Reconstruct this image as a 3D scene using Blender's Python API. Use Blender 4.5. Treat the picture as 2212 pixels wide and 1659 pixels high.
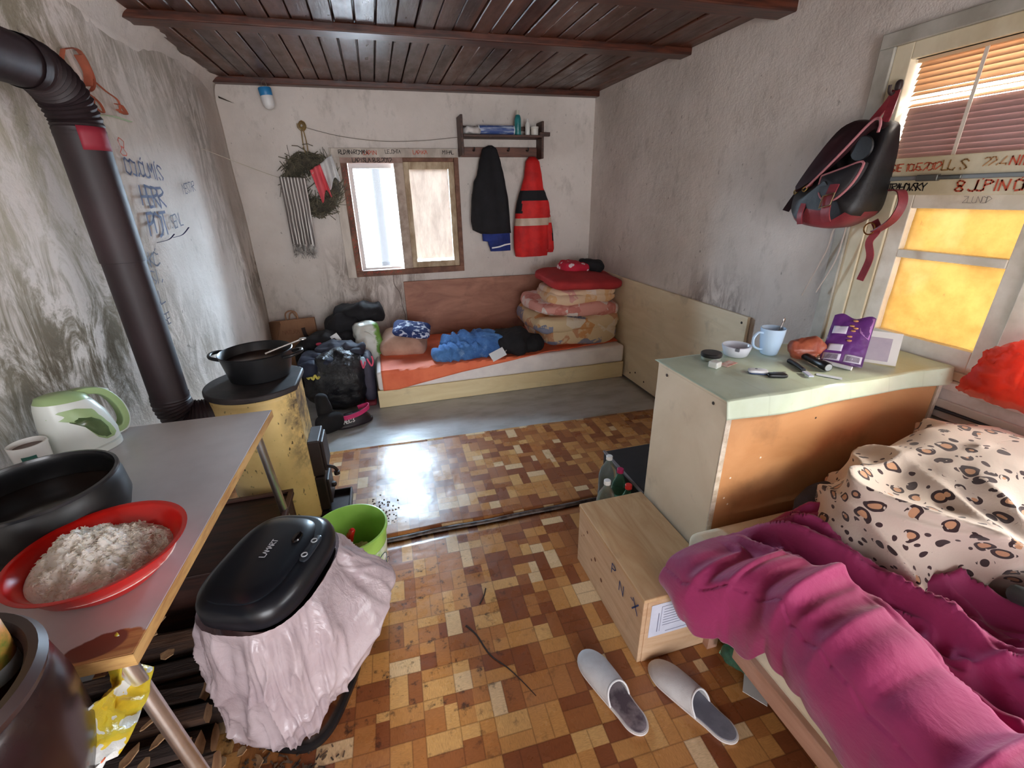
import bpy, bmesh, math, random
from mathutils import Vector as V, Matrix, noise
for o in list(bpy.data.objects):
    bpy.data.objects.remove(o)
SC = bpy.context.scene
COL = SC.collection
random.seed(7)
R = math.radians
PI = math.pi

# ------------------------------------------------------------------ camera
def look(yaw, pitch, roll):
    cy, sy, cp, sp, cr, sr = math.cos(yaw), math.sin(yaw), math.cos(pitch), math.sin(pitch), math.cos(roll), math.sin(roll)
    f = V((sy*cp, cy*cp, -sp)); rt = V((cy, -sy, 0)); up = rt.cross(f)
    r2 = rt*cr + up*sr; u2 = up*cr - rt*sr
    m = Matrix.Identity(4)
    for i in range(3):
        m[i][0] = r2[i]; m[i][1] = u2[i]; m[i][2] = -f[i]
    return m
cam = bpy.data.objects.new('camera', bpy.data.cameras.new('camera')); COL.objects.link(cam)
cam.matrix_world = Matrix.Translation((0, 0, 1.5)) @ look(R(15.5065), R(22.7913), R(-1.1343))
cam.data.sensor_width = 36; cam.data.lens = 972.6/2212*36
cam.data.clip_start = .02
SC.camera = cam

# ------------------------------------------------------------------ light
w = bpy.data.worlds.new('overcast_sky'); SC.world = w; w.use_nodes = True
bg = w.node_tree.nodes['Background']
# overcast sky, brightest and bluest beyond the back window
wt = w.node_tree; tc = wt.nodes.new('ShaderNodeTexCoord'); sx = wt.nodes.new('ShaderNodeSeparateXYZ'); wt.links.new(tc.outputs['Generated'], sx.inputs[0])
mr = wt.nodes.new('ShaderNodeMapRange'); mr.inputs[1].default_value = .1; mr.inputs[2].default_value = .75; mr.inputs[3].default_value = 7.0; mr.inputs[4].default_value = 64.0; wt.links.new(sx.outputs[1], mr.inputs[0])
wm = wt.nodes.new('ShaderNodeMix'); wm.data_type = 'RGBA'; wm.inputs[6].default_value = (.95, .96, 1, 1); wm.inputs[7].default_value = (.62, .80, 1.0, 1)
mr2 = wt.nodes.new('ShaderNodeMapRange'); mr2.inputs[1].default_value = .1; mr2.inputs[2].default_value = .75; wt.links.new(sx.outputs[1], mr2.inputs[0]); wt.links.new(mr2.outputs[0], wm.inputs[0])
wt.links.new(wm.outputs[2], bg.inputs[0]); wt.links.new(mr.outputs[0], bg.inputs[1])
sun = bpy.data.objects.new('sun', bpy.data.lights.new('sun', 'SUN')); COL.objects.link(sun)
sun.data.energy = 4.6; sun.data.angle = R(9); sun.data.color = (1, .9, .76)
sun.rotation_euler = V((1.0, -.75, .72)).to_track_quat('Z', 'Y').to_euler()
def portal(loc, rot, sx, sy):
    l = bpy.data.lights.new('sky_portal', 'AREA'); l.shape = 'RECTANGLE'; l.size = sx; l.size_y = sy
    l.cycles.is_portal = True
    o = bpy.data.objects.new('sky_portal', l); COL.objects.link(o); o.location = loc; o.rotation_euler = rot
portal((.02, 4.33, 1.36), (R(-90), 0, 0), .44, .9)          # back window, clear pane
portal((2.25, -.05, 1.22), (0, R(90), 0), .62, 1.9)         # right window, clear sash
portal((.35, -3.28, 1.1), (R(90), 0, 0), 2.5, 2.1)           # unseen doorway behind the camera, widened to let in more daylight
SC.view_settings.view_transform = 'Standard'
try: SC.view_settings.look = 'None'
except Exception: pass
SC.view_settings.gamma = 1; SC.view_settings.use_curve_mapping = False
SC.view_settings.exposure = 0.62
SC.cycles.use_denoising = True
SC.cycles.max_bounces = 10; SC.cycles.diffuse_bounces = 6; SC.cycles.transparent_max_bounces = 12
SC.cycles.sample_clamp_indirect = 6

# ------------------------------------------------------------------ materials
def lin(c):
    return tuple(((x/255+.055)/1.055)**2.4 if x > 10 else x/255/12.92 for x in c[:3])+(1,)
class NT:
    def __init__(s, name):
        s.m = bpy.data.materials.new(name); s.m.use_nodes = True; s.t = s.m.node_tree
        s.b = s.t.nodes['Principled BSDF']; s.out = s.t.nodes['Material Output']
        s._c = None
    def n(s, typ, ins=None, **props):
        x = s.t.nodes.new('ShaderNode'+typ)
        for k, v in props.items(): setattr(x, k, v)
        for k, v in (ins or {}).items(): s.put(x.inputs[k], v)
        return x
    def put(s, sock, v):
        if isinstance(v, bpy.types.NodeSocket): s.t.links.new(v, sock)
        elif sock.type == 'RGBA' and isinstance(v, tuple) and len(v) == 3: sock.default_value = lin(v)
        else: sock.default_value = v
    def co(s):
        if s._c is None: s._c = s.n('TexCoord').outputs['Object']
        return s._c
    def mp(s, scale=(1, 1, 1), loc=(0, 0, 0), rot=(0, 0, 0), src=None):
        return s.n('Mapping', {0: src or s.co(), 1: loc, 2: rot, 3: scale}).outputs[0]
    def ns(s, scale=5, vec=None, detail=5, rough=.6, dist=0):
        return s.n('TexNoise', {'Vector': vec or s.co(), 'Scale': scale, 'Detail': detail, 'Roughness': rough, 'Distortion': dist}).outputs[0]
    def vor(s, scale, vec=None, feature='F1', rnd=1):
        return s.n('TexVoronoi', {'Vector': vec or s.co(), 'Scale': scale, 'Randomness': rnd}, feature=feature)
    def ma(s, op, a, b=0, c=0):
        x = s.n('Math', operation=op); s.put(x.inputs[0], a); s.put(x.inputs[1], b); s.put(x.inputs[2], c); return x.outputs[0]
    def rg(s, v, lo, hi, a=0, b=1):
        return s.n('MapRange', {0: v, 1: lo, 2: hi, 3: a, 4: b}, clamp=True).outputs[0]
    def mix(s, f, a, b, mode='MIX'):
        x = s.n('Mix', data_type='RGBA', blend_type=mode)
        s.put(x.inputs[0], f); s.put(x.inputs[6], a); s.put(x.inputs[7], b); return x.outputs[2]
    def xyz(s, v=None):
        return s.n('SeparateXYZ', {0: v or s.co()}).outputs
    def ramp(s, f, stops, interp='LINEAR'):
        x = s.n('ValToRGB', {0: f}); r = x.color_ramp; r.interpolation = interp
        while len(r.elements) < len(stops): r.elements.new(.5)
        for e, (p, c) in zip(r.elements, stops): e.position = p; e.color = lin(c)
        return x.outputs[0]
    def bump(s, h, k=.3, d=.01):
        x = s.n('Bump', {'Strength': k, 'Distance': d, 'Height': h}); s.t.links.new(x.outputs[0], s.b.inputs['Normal'])
    def done(s, col=None, rough=.6, metal=0, spec=.5, **kw):
        if col is not None: s.put(s.b.inputs['Base Color'], col)
        s.put(s.b.inputs['Roughness'], rough); s.put(s.b.inputs['Metallic'], metal); s.put(s.b.inputs['Specular IOR Level'], spec)
        for k, v in kw.items(): s.put(s.b.inputs[k.replace('_', ' ')], v)
        return s.m
_cache = {}
def mat(col, rough=.6, col2=None, scale=8, st=(1, 1, 1), lo=.4, hi=.62, bump=0, bs=60, bd=.004, metal=0, spec=.5, name=None, **kw):
    key = (col, rough, col2, scale, st, lo, hi, bump, bs, bd, metal, spec, tuple(kw.items()))
    if key in _cache: return _cache[key]
    t = NT(name or 'mat_%d' % len(_cache))
    c = col
    if col2: c = t.mix(t.rg(t.ns(scale, t.mp(st)), lo, hi), col, col2)
    if bump: t.bump(t.ns(bs, t.mp(st), 4), bump, bd)
    m = t.done(c, rough, metal, spec, **kw); _cache[key] = m
    return m
def plaster(name, blot, side):
    t = NT(name); x, y, z = t.xyz()
    c = t.mix(t.rg(t.ns(1.3, None, 6), .4, .66), (224, 216, 209), (202, 193, 185))
    c = t.mix(t.rg(t.ns(9, t.mp((1, 1, .5)), 7, .7), .55, .78, 0, .6), c, (146, 140, 132))
        # dirt and broader darker blotches in the plaster
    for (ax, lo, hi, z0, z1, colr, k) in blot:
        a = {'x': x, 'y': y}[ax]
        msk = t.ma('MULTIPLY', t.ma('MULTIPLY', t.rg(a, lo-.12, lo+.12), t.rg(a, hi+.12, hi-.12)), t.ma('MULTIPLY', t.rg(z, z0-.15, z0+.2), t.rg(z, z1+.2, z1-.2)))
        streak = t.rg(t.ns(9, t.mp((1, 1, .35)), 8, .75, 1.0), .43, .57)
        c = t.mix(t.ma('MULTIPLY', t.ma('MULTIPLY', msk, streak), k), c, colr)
    sp = t.rg(t.ns(38, t.mp((1, 1, .6)), 3, .5), .70, .76, 0, .55)
    c = t.mix(sp, c, (92, 84, 78))
    t.bump(t.ma('ADD', t.ns(14, None, 8, .65), t.ma('MULTIPLY', t.ns(90, None, 2), .25)), .55, .012)
    return t.done(c, .92, 0, .2)
def parquet(name, k=0):
    t = NT(name)
    cell = .105
    p = t.mp((1/cell, 1/cell, 1), (.3+k*.37, .2+k*.21, 0), (0, 0, R(1.5)))
    x, y, z = t.xyz(p)
    # each row of squares slides sideways by a random amount, as on a mosaic print
    cx, cy = t.ma('FLOOR', x), t.ma('FLOOR', y)
    fx, fy = t.ma('FRACT', x), t.ma('FRACT', y)
    chk = t.ma('MODULO', t.ma('ABSOLUTE', t.ma('ADD', cx, cy)), 2)
    chk = t.ma('GREATER_THAN', chk, .5)
    along = t.mix(chk, t.n('CombineXYZ', {0: fx, 1: fy}).outputs[0], t.n('CombineXYZ', {0: fy, 1: fx}).outputs[0])
    u, v, _ = t.xyz(along)
    rc = t.n('TexWhiteNoise', {'Vector': t.n('CombineXYZ', {0: cx, 1: cy, 2: 3.3}).outputs[0]}, noise_dimensions='3D').outputs[0]
    nsplit = t.ma('ADD', 2, 0)
    split = t.ma('ADD', .42, t.ma('MULTIPLY', rc, .2))
    idx = t.ma('GREATER_THAN', v, split)
    half = t.ma('MULTIPLY', t.ma('GREATER_THAN', u, t.ma('ADD', .35, t.ma('MULTIPLY', rc, .4))), t.ma('GREATER_THAN', t.ma('FRACT', t.ma('MULTIPLY', rc, 7.3)), .62))
    wn = t.n('TexWhiteNoise', {'Vector': t.n('CombineXYZ', {0: cx, 1: cy, 2: t.ma('ADD', idx, t.ma('MULTIPLY', half, 2))}).outputs[0]}, noise_dimensions='3D').outputs[0]
    c = t.ramp(wn, [(0, (136, 78, 46)), (.2, (158, 98, 56)), (.4, (180, 120, 68)), (.6, (198, 142, 82)), (.8, (214, 166, 104)), (.91, (226, 194, 150))], 'CONSTANT')
    grain = t.ns(60, t.mp((1, .12, 1), src=p), 4)
    grain2 = t.ns(60, t.mp((.12, 1, 1), src=p), 4)
    g = t.mix(chk, grain, grain2)
    c = t.mix(t.rg(g, .35, .7, 0, .35), c, (90, 46, 24))
    e = t.ma('MINIMUM', t.ma('MINIMUM', t.ma('ABSOLUTE', t.ma('SUBTRACT', v, split)), t.ma('MINIMUM', v, t.ma('SUBTRACT', 1, v))), t.ma('MINIMUM', u, t.ma('SUBTRACT', 1, u)))
    line = t.rg(e, .010, .026, .4, 0)
    c = t.mix(line, c, (66, 32, 18))
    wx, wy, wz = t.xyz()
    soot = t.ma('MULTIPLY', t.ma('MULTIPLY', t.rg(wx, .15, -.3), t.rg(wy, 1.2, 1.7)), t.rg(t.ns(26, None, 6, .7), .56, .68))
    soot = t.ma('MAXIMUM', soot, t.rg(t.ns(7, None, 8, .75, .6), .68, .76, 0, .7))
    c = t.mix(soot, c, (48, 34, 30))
    t.bump(t.ns(5, None, 3), .25, .02)
    return t.done(c, t.rg(t.ns(6, None, 5), .3, .7, .2, .4), 0, .55, Coat_Weight=.2 if k == 0 else .1, Coat_Roughness=.34)
def plywood(name, a, b, st=(1.2, 12, 12), rough=.6, knots=False):
    t = NT(name)
    c = t.mix(t.rg(t.ns(3, t.mp(st), 7, .6, 1.2), .35, .68), a, b)
    c = t.mix(t.rg(t.ns(5, None, 6), .56, .74, 0, .45), c, tuple(int(q*.62) for q in b))
    return t.done(c, rough, 0, .4)

# ------------------------------------------------------------------ geometry
def origin(o):
    p = V((0, 0, 0))
    while o is not None: p += o.location; o = o.parent
    return p
def obj(name, vf, m, parent=None, smooth=True, bev=0, sub=0, sol=0, seg=2, mats=None, fm=None, auto=None):
    """links ONE mesh object; vertices are given in room coordinates"""
    vs, fs = vf
    me = bpy.data.meshes.new(name)
    if parent is not None: off = origin(parent)
    else:
        xs = [v[0] for v in vs]; ys = [v[1] for v in vs]; zs = [v[2] for v in vs]
        off = V(((min(xs)+max(xs))/2, (min(ys)+max(ys))/2, min(zs)))
    me.from_pydata([V(v)-off for v in vs], [], fs); 
    bm = bmesh.new(); bm.from_mesh(me); bmesh.ops.recalc_face_normals(bm, faces=bm.faces); bm.to_mesh(me); bm.free()
    for q in (mats or [m]): me.materials.append(q)
    if fm:
        for p, i in zip(me.polygons, fm): p.material_index = i
    o = bpy.data.objects.new(name, me); COL.objects.link(o)
    if parent is not None: o.parent = parent
    else: o.location = off
    if sol:
        d = o.modifiers.new('s', 'SOLIDIFY'); d.thickness = sol; d.offset = 0
    if bev:
        d = o.modifiers.new('b', 'BEVEL'); d.width = bev; d.segments = seg; d.limit_method = 'ANGLE'; d.angle_limit = R(40)
    if sub:
        d = o.modifiers.new('u', 'SUBSURF'); d.levels = sub; d.render_levels = sub
    if smooth:
        me.shade_smooth()
        try: me.set_sharp_from_angle(angle=R(auto or 40))
        except Exception: pass
    return o
def tag(o, label, cat, group=None, kind=None):
    o['label'] = label; o['category'] = cat
    if group: o['group'] = group
    if kind: o['kind'] = kind
    return o
def thing(name, label, cat, loc, group=None):
    o = bpy.data.objects.new(name, None); COL.objects.link(o); o.location = loc; o.empty_display_size = .1
    return tag(o, label, cat, group)
def struct(o):
    o['kind'] = 'structure'; return o
def cat(*parts):
    vs, fs = [], []
    for a, b in parts:
        n = len(vs); vs += list(a); fs += [tuple(i+n for i in f) for f in b]
    return vs, fs
def box(x0, x1, y0, y1, z0, z1):
    v = [(x, y, z) for z in (z0, z1) for y in (y0, y1) for x in (x0, x1)]
    return v, [(0, 2, 3, 1), (4, 5, 7, 6), (0, 1, 5, 4), (2, 6, 7, 3), (0, 4, 6, 2), (1, 3, 7, 5)]
def obox(c, ax, ay, az):
    """box from centre and three half-axis vectors"""
    c = V(c); ax, ay, az = V(ax), V(ay), V(az)
    v = [c+ax*i+ay*j+az*k for k in (-1, 1) for j in (-1, 1) for i in (-1, 1)]
    return v, box(0, 1, 0, 1, 0, 1)[1]
def prism(pts, z0, z1):
    n = len(pts)
    v = [(x, y, z0) for x, y in pts]+[(x, y, z1) for x, y in pts]
    return v, [tuple(range(n))[::-1], tuple(range(n, 2*n))]+[(i, (i+1) % n, n+(i+1) % n, n+i) for i in range(n)]
def loft(rings, cap=(True, True), closed=True):
    n = len(rings[0]); vs = [p for r in rings for p in r]; fs = []
    for k in range(len(rings)-1):
        for i in range(n if closed else n-1):
            j = (i+1) % n; fs.append((k*n+i, k*n+j, (k+1)*n+j, (k+1)*n+i))
    if cap[0]: fs.append(tuple(range(n))[::-1])
    if cap[1]: fs.append(tuple(range((len(rings)-1)*n, len(rings)*n)))
    return vs, fs
def lathe(prof, c=(0, 0, 0), seg=40, sx=1, sy=1, rot=0, cap=(True, True)):
    rings = []
    for r, z in prof:
        rings.append([(c[0]+math.cos(rot)*r*sx*math.cos(a)-math.sin(rot)*r*sy*math.sin(a), c[1]+math.sin(rot)*r*sx*math.cos(a)+math.cos(rot)*r*sy*math.sin(a), c[2]+z) for a in [2*PI*i/seg for i in range(seg)]])
    return loft(rings, cap)
def smoothpath(pts, k=6):
    pts = [V(p) for p in pts]; out = []
    for i in range(len(pts)-1):
        p0 = pts[max(i-1, 0)]; p1 = pts[i]; p2 = pts[i+1]; p3 = pts[min(i+2, len(pts)-1)]
        for j in range(k):
            t = j/k
            out.append(.5*((2*p1)+(p2-p0)*t+(2*p0-5*p1+4*p2-p3)*t*t+(3*p1-p0-3*p2+p3)*t**3))
    out.append(pts[-1]); return out
def tube(pts, r, seg=10, k=0, cap=True, flat=1):
    if k: pts = smoothpath(pts, k)
    pts = [V(p) for p in pts]; n = len(pts); rings = []
    up = None
    for i, p in enumerate(pts):
        d = (pts[min(i+1, n-1)]-pts[max(i-1, 0)]).normalized()
        if up is None:
            up = V((0, 0, 1)) if abs(d.z) < .9 else V((1, 0, 0))
        s = d.cross(up)
        if s.length < 1e-5: s = d.orthogonal()
        s.normalize(); up = s.cross(d).normalized()
        rr = r(i/(n-1)) if callable(r) else r
        rings.append([p+(s*math.cos(2*PI*a/seg)+up*flat*math.sin(2*PI*a/seg))*rr for a in range(seg)])
    return loft(rings, (cap, cap))
def strap(pts, side, wd, th, k=6):
    """flat band along pts; side = vector of its width"""
    pts = smoothpath(pts, k) if k else [V(p) for p in pts]; n = len(pts); rings = []
    for i, p in enumerate(pts):
        d = (pts[min(i+1, n-1)]-pts[max(i-1, 0)]).normalized()
        s = V(side); s = (s-d*s.dot(d)).normalized(); t = s.cross(d)
        rings.append([p+s*wd/2+t*th/2, p-s*wd/2+t*th/2, p-s*wd/2-t*th/2, p+s*wd/2-t*th/2])
    return loft(rings)
def grid(fn, nu, nv):
    vs = [fn(i/nu, j/nv) for j in range(nv+1) for i in range(nu+1)]
    return vs, [(j*(nu+1)+i, j*(nu+1)+i+1, (j+1)*(nu+1)+i+1, (j+1)*(nu+1)+i) for j in range(nv) for i in range(nu)]
def fb(p, s=1, o=4):
    return noise.fractal(V(p)*s, 1.0, 2.0, o)
def ridge(p, s=1):
    q = V(p)*s
    return max(0, 1-abs(noise.noise(q)*2))
def blob(c, size, e=.5, amp=.02, ns=4, rot=0, n=24, flat=False, seed=0, tilt=(0, 0), pinch=0, folds=0, fdir=(1, 0, 0)):
    """soft rounded block (superellipsoid) with cloth-like noise; e<1 = boxier"""
    vs, fs = [], []
    nu, nv = n*2, n
    M = Matrix.Rotation(rot, 3, 'Z') @ Matrix.Rotation(tilt[1], 3, 'Y') @ Matrix.Rotation(tilt[0], 3, 'X')
    pw = lambda q, k: math.copysign(abs(q)**k, q)
    for j in range(nv+1):
        ph = -PI/2+PI*j/nv
        for i in range(nu):
            th = 2*PI*i/nu
            p = V((pw(math.cos(ph), e)*pw(math.cos(th), e), pw(math.cos(ph), e)*pw(math.sin(th), e), pw(math.sin(ph), max(e, .5))))
            if pinch:
                rr = max(abs(p.x), abs(p.y)); p.z *= 1-pinch*rr**3
            q = V((p.x*size[0], p.y*size[1], p.z*size[2]))
            d = V((p.x/size[0], p.y/size[1], p.z/size[2])).normalized()
            s = V((seed*3.1, seed*1.7, seed*.9))
            q += d*amp*fb(q+s, ns, 4)
            if folds: q += d*folds*ridge(V((q.dot(V(fdir)), q.z*.4, q.y*.25))+s, ns*1.6)
            if flat and q.z < -size[2]*.9: q.z = -size[2]*.9
            vs.append(V(c)+M @ q)
    for j in range(nv):
        for i in range(nu):
            k = (i+1) % nu; fs.append((j*nu+i, j*nu+k, (j+1)*nu+k, (j+1)*nu+i))
    return vs, fs
# hand-drawn stroke letters on a 4 x 6 grid, drawn as thin ink ribbons
GL = {'A': '002640 1333', 'B': '000636454433034341301000', 'C': '4535160501102041', 'D': '000626442200', 'E': '4606030030 0333', 'F': '4606030 0333', 'G': '453515050110304232', 'H': '0006 4046 0343',
 'I': '2026', 'J': '4641301001', 'K': '0006 460340', 'L': '060040', 'M': '0006234640', 'N': '00064046', 'O': '1030414535160501 10', 'P': '000636453403', 'Q': '1030414535160501 2240', 'R': '00063645340340', 'S': '4536160514324130 1001',
 'T': '0646 2620', 'U': '0601103041 46', 'V': '062046', 'W': '0610233046', 'X': '0046 0640', 'Y': '062346 2320', 'Z': '06460040', '0': '1030414535160501 10', '1': '152620', '2': '0516364400 40', '3': '06462333413010', '4': '36014140', '6': '4606033341300103', '8': '2313051636453323 23414030100123', '9': '4333043646 40',
 '.': '1021', '-': '1333', '!': '2622 2120', '~': '', '?': '051636442322 2021'}
def writing(name, s, o, u, v, h, m, parent=None, wd=.12, jit=.25, gap=1.35, seed=1):
    o, u, v = V(o), V(u).normalized(), V(v).normalized(); nrm = u.cross(v)
    rnd = random.Random(seed); vs, fs = [], []
    x = 0; g = h/6
    for ch in s:
        if ch == ' ': x += 3.0; continue
        acute = ch.islower(); ch2 = ch.upper()
        for st in GL.get(ch2, '').split():
            if len(st) % 2: st = st[:-1]
            pts = [(x+int(st[i])+rnd.uniform(-jit, jit), int(st[i+1])+rnd.uniform(-jit, jit)) for i in range(0, len(st), 2)]
            for (a, b), (c, d) in zip(pts, pts[1:]):
                p, q = o+u*a*g+v*b*g, o+u*c*g+v*d*g
                t = (q-p)
                if t.length < 1e-6: continue
                t.normalize(); sd = nrm.cross(t)*(h*wd/2); p = p-t*h*wd*.3; q = q+t*h*wd*.3
                k = len(vs); e = nrm*.0012
                vs += [p-sd+e, q-sd+e, q+sd+e, p+sd+e]; fs.append((k, k+1, k+2, k+3))
        if acute:
            k = len(vs); p = o+u*(x+2)*g+v*6.6*g; q = p+u*1.3*g+v*1.2*g; e = nrm*.0012; sd = v*h*wd*.5
            vs += [p-sd+e, q-sd+e, q+sd+e, p+sd+e]; fs.append((k, k+1, k+2, k+3))
        x += 4*gap if ch not in '.-' else 3
    return obj(name, (vs, fs), m, parent, smooth=False)
INK = mat((38, 44, 92), .7); INKB = mat((60, 62, 84), .7); INKR = mat((196, 82, 52), .7); INKK = mat((30, 26, 28), .7); WHITEINK = mat((235, 235, 235), .6)
# ------------------------------------------------------------------ setting
LW = [(-.985, 4.2), (-1.0, 2.6), (-1.2, 1.5), (-1.25, -3.2)]       # foot line of the left wall
def lwx(y):
    for (x0, y0), (x1, y1) in zip(LW, LW[1:]):
        if y1 <= y <= y0: return x0+(x1-x0)*(y0-y)/(y0-y1)
    return -1.25
ZC = 2.30
struct(obj('floor', box(-1.6, 2.3, -3.6, 4.5, -.1, -.004), mat((150, 152, 152), .35, (176, 178, 178), 2.2, bump=.1, bs=6), smooth=False))
m_grey = mat((186, 190, 192), .30, (158, 160, 160), 3.5, (1, 2.5, 1), .42, .66, bump=.12, bs=5, bd=.02, name='grey_vinyl')
PQ1, PQ2 = parquet('parquet_print_far', 0), parquet('parquet_print_near', 1)
def sheet(x0, x1, y0f, y1f, z, m, nm, amp=.002, nx=60, ny=30, th=.003):
    def fn(u, v):
        x = x0+(x1-x0)*u; ya, yb = y0f(x), y1f(x); y = ya+(yb-ya)*v
        return (x, y, z+amp*(fb((x, y, 0), 3, 3)+.6))
    return obj(nm, grid(fn, nx, ny), m, sol=th)
tag(sheet(-.955, 1.93, lambda x: 2.58, lambda x: 4.18, 0, m_grey, 'vinyl_flooring', .0006), 'plain grey vinyl flooring strip in front of the orange bed', 'flooring', 'sheets of floor covering')
e1 = lambda x: 1.772-.012*(x-.3)+.006*noise.noise(V((x*4, 0, 0)))
tag(sheet(-.96, 1.93, lambda x: e1(x)+.012, lambda x: 2.70-.035*(x+.5), .010, PQ1, 'vinyl_flooring', .004), 'parquet-patterned vinyl sheet with sooty patch next to the stove', 'flooring', 'sheets of floor covering')
tag(sheet(-1.12, 1.93, lambda x: -3.1, lambda x: e1(x)-.012, .003, PQ2, 'vinyl_flooring', .0012, 60, 90), 'parquet-patterned vinyl sheet under the grey slippers', 'flooring', 'sheets of floor covering')
def seam(u, v):
    x = -.45+2.3*u; return (x, e1(x)+(-.016+.03*v), .009+.010*math.sin(PI*v)+.003*fb((x, v, 0), 9))
obj_seam = tag(obj('carpet_strip', grid(seam, 90, 4), mat((44, 34, 32), .5, (90, 76, 70), 30), sol=.002), 'ragged dark strip covering the seam between the two parquet sheets', 'strip')

# left wall, slightly bellied
def lw(u, v):
    y = -3.2+7.4*u; z = 2.42*v
    return (lwx(y)+.018*fb((y, z, 1), 1.1, 2)-.03*max(0, z-1.9)*0, y, z)
PL = plaster('plaster_left', [('y', -3, 1.95, .7, 2.3, (168, 160, 136), .75), ('y', 1.2, 3.2, 1.85, 2.4, (140, 130, 112), .6), ('y', .9, 2.1, .65, 1.25, (120, 112, 96), .7), ('y', 1.2, 1.75, .75, 1.15, (88, 76, 60), .85), ('y', 2.0, 2.5, .5, .95, (120, 108, 90), .6), ('y', 3.2, 4.1, .6, 1.3, (122, 112, 100), .7), ('y', 2.9, 3.35, 1.2, 2.2, (140, 130, 118), .6)], 'l')  # first two blots darken the near and the upper wall
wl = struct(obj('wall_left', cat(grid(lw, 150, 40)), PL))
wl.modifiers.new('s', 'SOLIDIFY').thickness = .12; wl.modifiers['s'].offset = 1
# thick plaster cove under the ceiling on the left
def cove(u, v):
    y = .4+3.8*u; a = v*PI/2; r = .07+.05*fb((y, 0, 4), 1.5, 3)
    return (lwx(y)-.02+r*(1-math.cos(a))*1.0, y, ZC-.13+.14*math.sin(a)+.012*fb((y*3, v, 2), 2))
PB = plaster('plaster_back', [('x', -.95, -.5, .45, 1.1, (128, 112, 100), .8), ('x', -.42, -.22, .5, 1.15, (112, 88, 76), .9), ('x', -.2, .1, .5, .8, (150, 136, 124), .5)], 'b')
PR = plaster('plaster_right', [('y', 1.55, 2.1, .7, .98, (110, 92, 84), 1.0), ('y', 3.3, 4.1, .8, 1.05, (150, 146, 144), .6)], 'r')
# back wall, left open around window_1
X0, X1, Z0, Z1 = -.215, .715, .90, 1.83
wb = cat(box(-1.2, X0, 4.2, 4.30, -.05, 2.45), box(X1, 2.2, 4.2, 4.30, -.05, 2.45), box(X0, X1, 4.2, 4.30, -.05, Z0), box(X0, X1, 4.2, 4.30, Z1, 2.45))
struct(obj('wall_back', wb, PB, smooth=False))
# right wall, open around window_2
RY0, RY1, RZ0, RZ1 = -1.02, 1.53, .86, 1.93
wr = cat(box(1.97, 2.2, RY1, 4.3, -.05, 2.45), box(1.97, 2.2, -3.3, RY0, -.05, 2.45), box(1.97, 2.2, RY0, RY1, -.05, RZ0), box(1.97, 2.2, RY0, RY1, RZ1, 2.45))
struct(obj('wall_right', wr, PR, smooth=False))
# unseen wall behind the camera; doorway widened, set back to brighten the far end
wf = cat(box(-1.5, -.9, -3.2, -3.0, -.05, 2.45), box(1.6, 2.2, -3.2, -3.0, -.05, 2.45), box(-.9, 1.6, -3.2, -3.0, 2.15, 2.45))
struct(obj('wall_front', wf, plaster('plaster_front', [], 'f'), smooth=False))
dw = struct(obj('door_1', cat(box(-.9, -.85, -3.22, -2.98, 0, 2.15), box(1.55, 1.6, -3.22, -2.98, 0, 2.15), box(-.85, 1.55, -3.22, -2.98, 2.10, 2.15)), mat((120, 90, 60), .6), smooth=False, bev=.004))
# plank ceiling
t = NT('ceiling_plank')
x, y, z = t.xyz(); pi = t.ma('FLOOR', t.ma('DIVIDE', x, .098))
wn = t.n('TexWhiteNoise', {1: pi}, noise_dimensions='1D').outputs[0]
c = t.ramp(wn, [(0, (58, 28, 17)), (.5, (76, 40, 24)), (.85, (96, 56, 36))])
c = t.mix(t.rg(t.ns(7, t.mp((6, .5, 1)), 6), .35, .7, 0, .5), c, (50, 24, 15))
t.bump(t.ns(12, t.mp((6, .6, 1)), 4), .2, .004)
CEIL = t.done(c, t.rg(t.ns(5, t.mp((3, 1, 1)), 5), .3, .7, .24, .5), 0, .55)
cv, cf = [], []
k = 0; xx = -1.45
while xx < 2.2:
    a, b = cat((cv, cf), box(xx+.003, xx+.095, -3.2, 4.3, ZC+.004*math.sin(k*2.3), ZC+.03)); cv, cf = a, b; xx += .098; k += 1
obj_c = struct(obj('ceiling', cat((cv, cf), box(-1.5, 2.2, -3.2, 4.4, ZC+.03, ZC+.1)), CEIL, smooth=False, bev=.004, seg=1))
BEAM = mat((88, 44, 28), .38, (52, 24, 16), 6, (1, 9, 9), name='beam_wood')
for i, (ya, yb, za) in enumerate([(4.12, 4.2, 2.262), (2.87, 2.985, 2.265), (2.10, 2.22, 2.25), (.9, 1.02, 2.25)]):
    bb = struct(obj('trim_%d' % (i+1), box(-1.2, 1.99, ya, yb, za, ZC+.005), BEAM, smooth=False, bev=.006))
# cobweb-dirt and loose plaster lumps where ceiling and wall meet
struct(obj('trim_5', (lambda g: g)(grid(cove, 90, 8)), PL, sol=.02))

# ---------------------------------------------------- window_1 on the back wall
WW = mat((206, 196, 184), .6, (170, 158, 146), 9, (1, 1, .3), name='old_white_paint')
WB = mat((132, 92, 72), .7, (96, 62, 48), 10, name='brown_frame')
W1 = struct(obj('window_1', cat(box(-.285, -.215, 4.172, 4.21, .86, 1.80), box(-.285, .728, 4.168, 4.21, 1.795, 1.862)), WW, smooth=False, bev=.003))
def wpart(name, vf, m, bev=.003, par=W1): return obj(name, vf, m, par, smooth=False, bev=bev)
wpart('frame', cat(box(-.215, -.165, 4.178, 4.25, .915, 1.795), box(.69, .728, 4.172, 4.25, .915, 1.795), box(-.215, .728, 4.172, 4.25, .865, .915), box(-.165, .69, 4.19, 4.25, 1.765, 1.795)), WB)
wpart('mullion', box(.195, .27, 4.18, 4.235, .915, 1.77), mat((186, 168, 152), .6, (150, 128, 112), 9))
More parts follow.
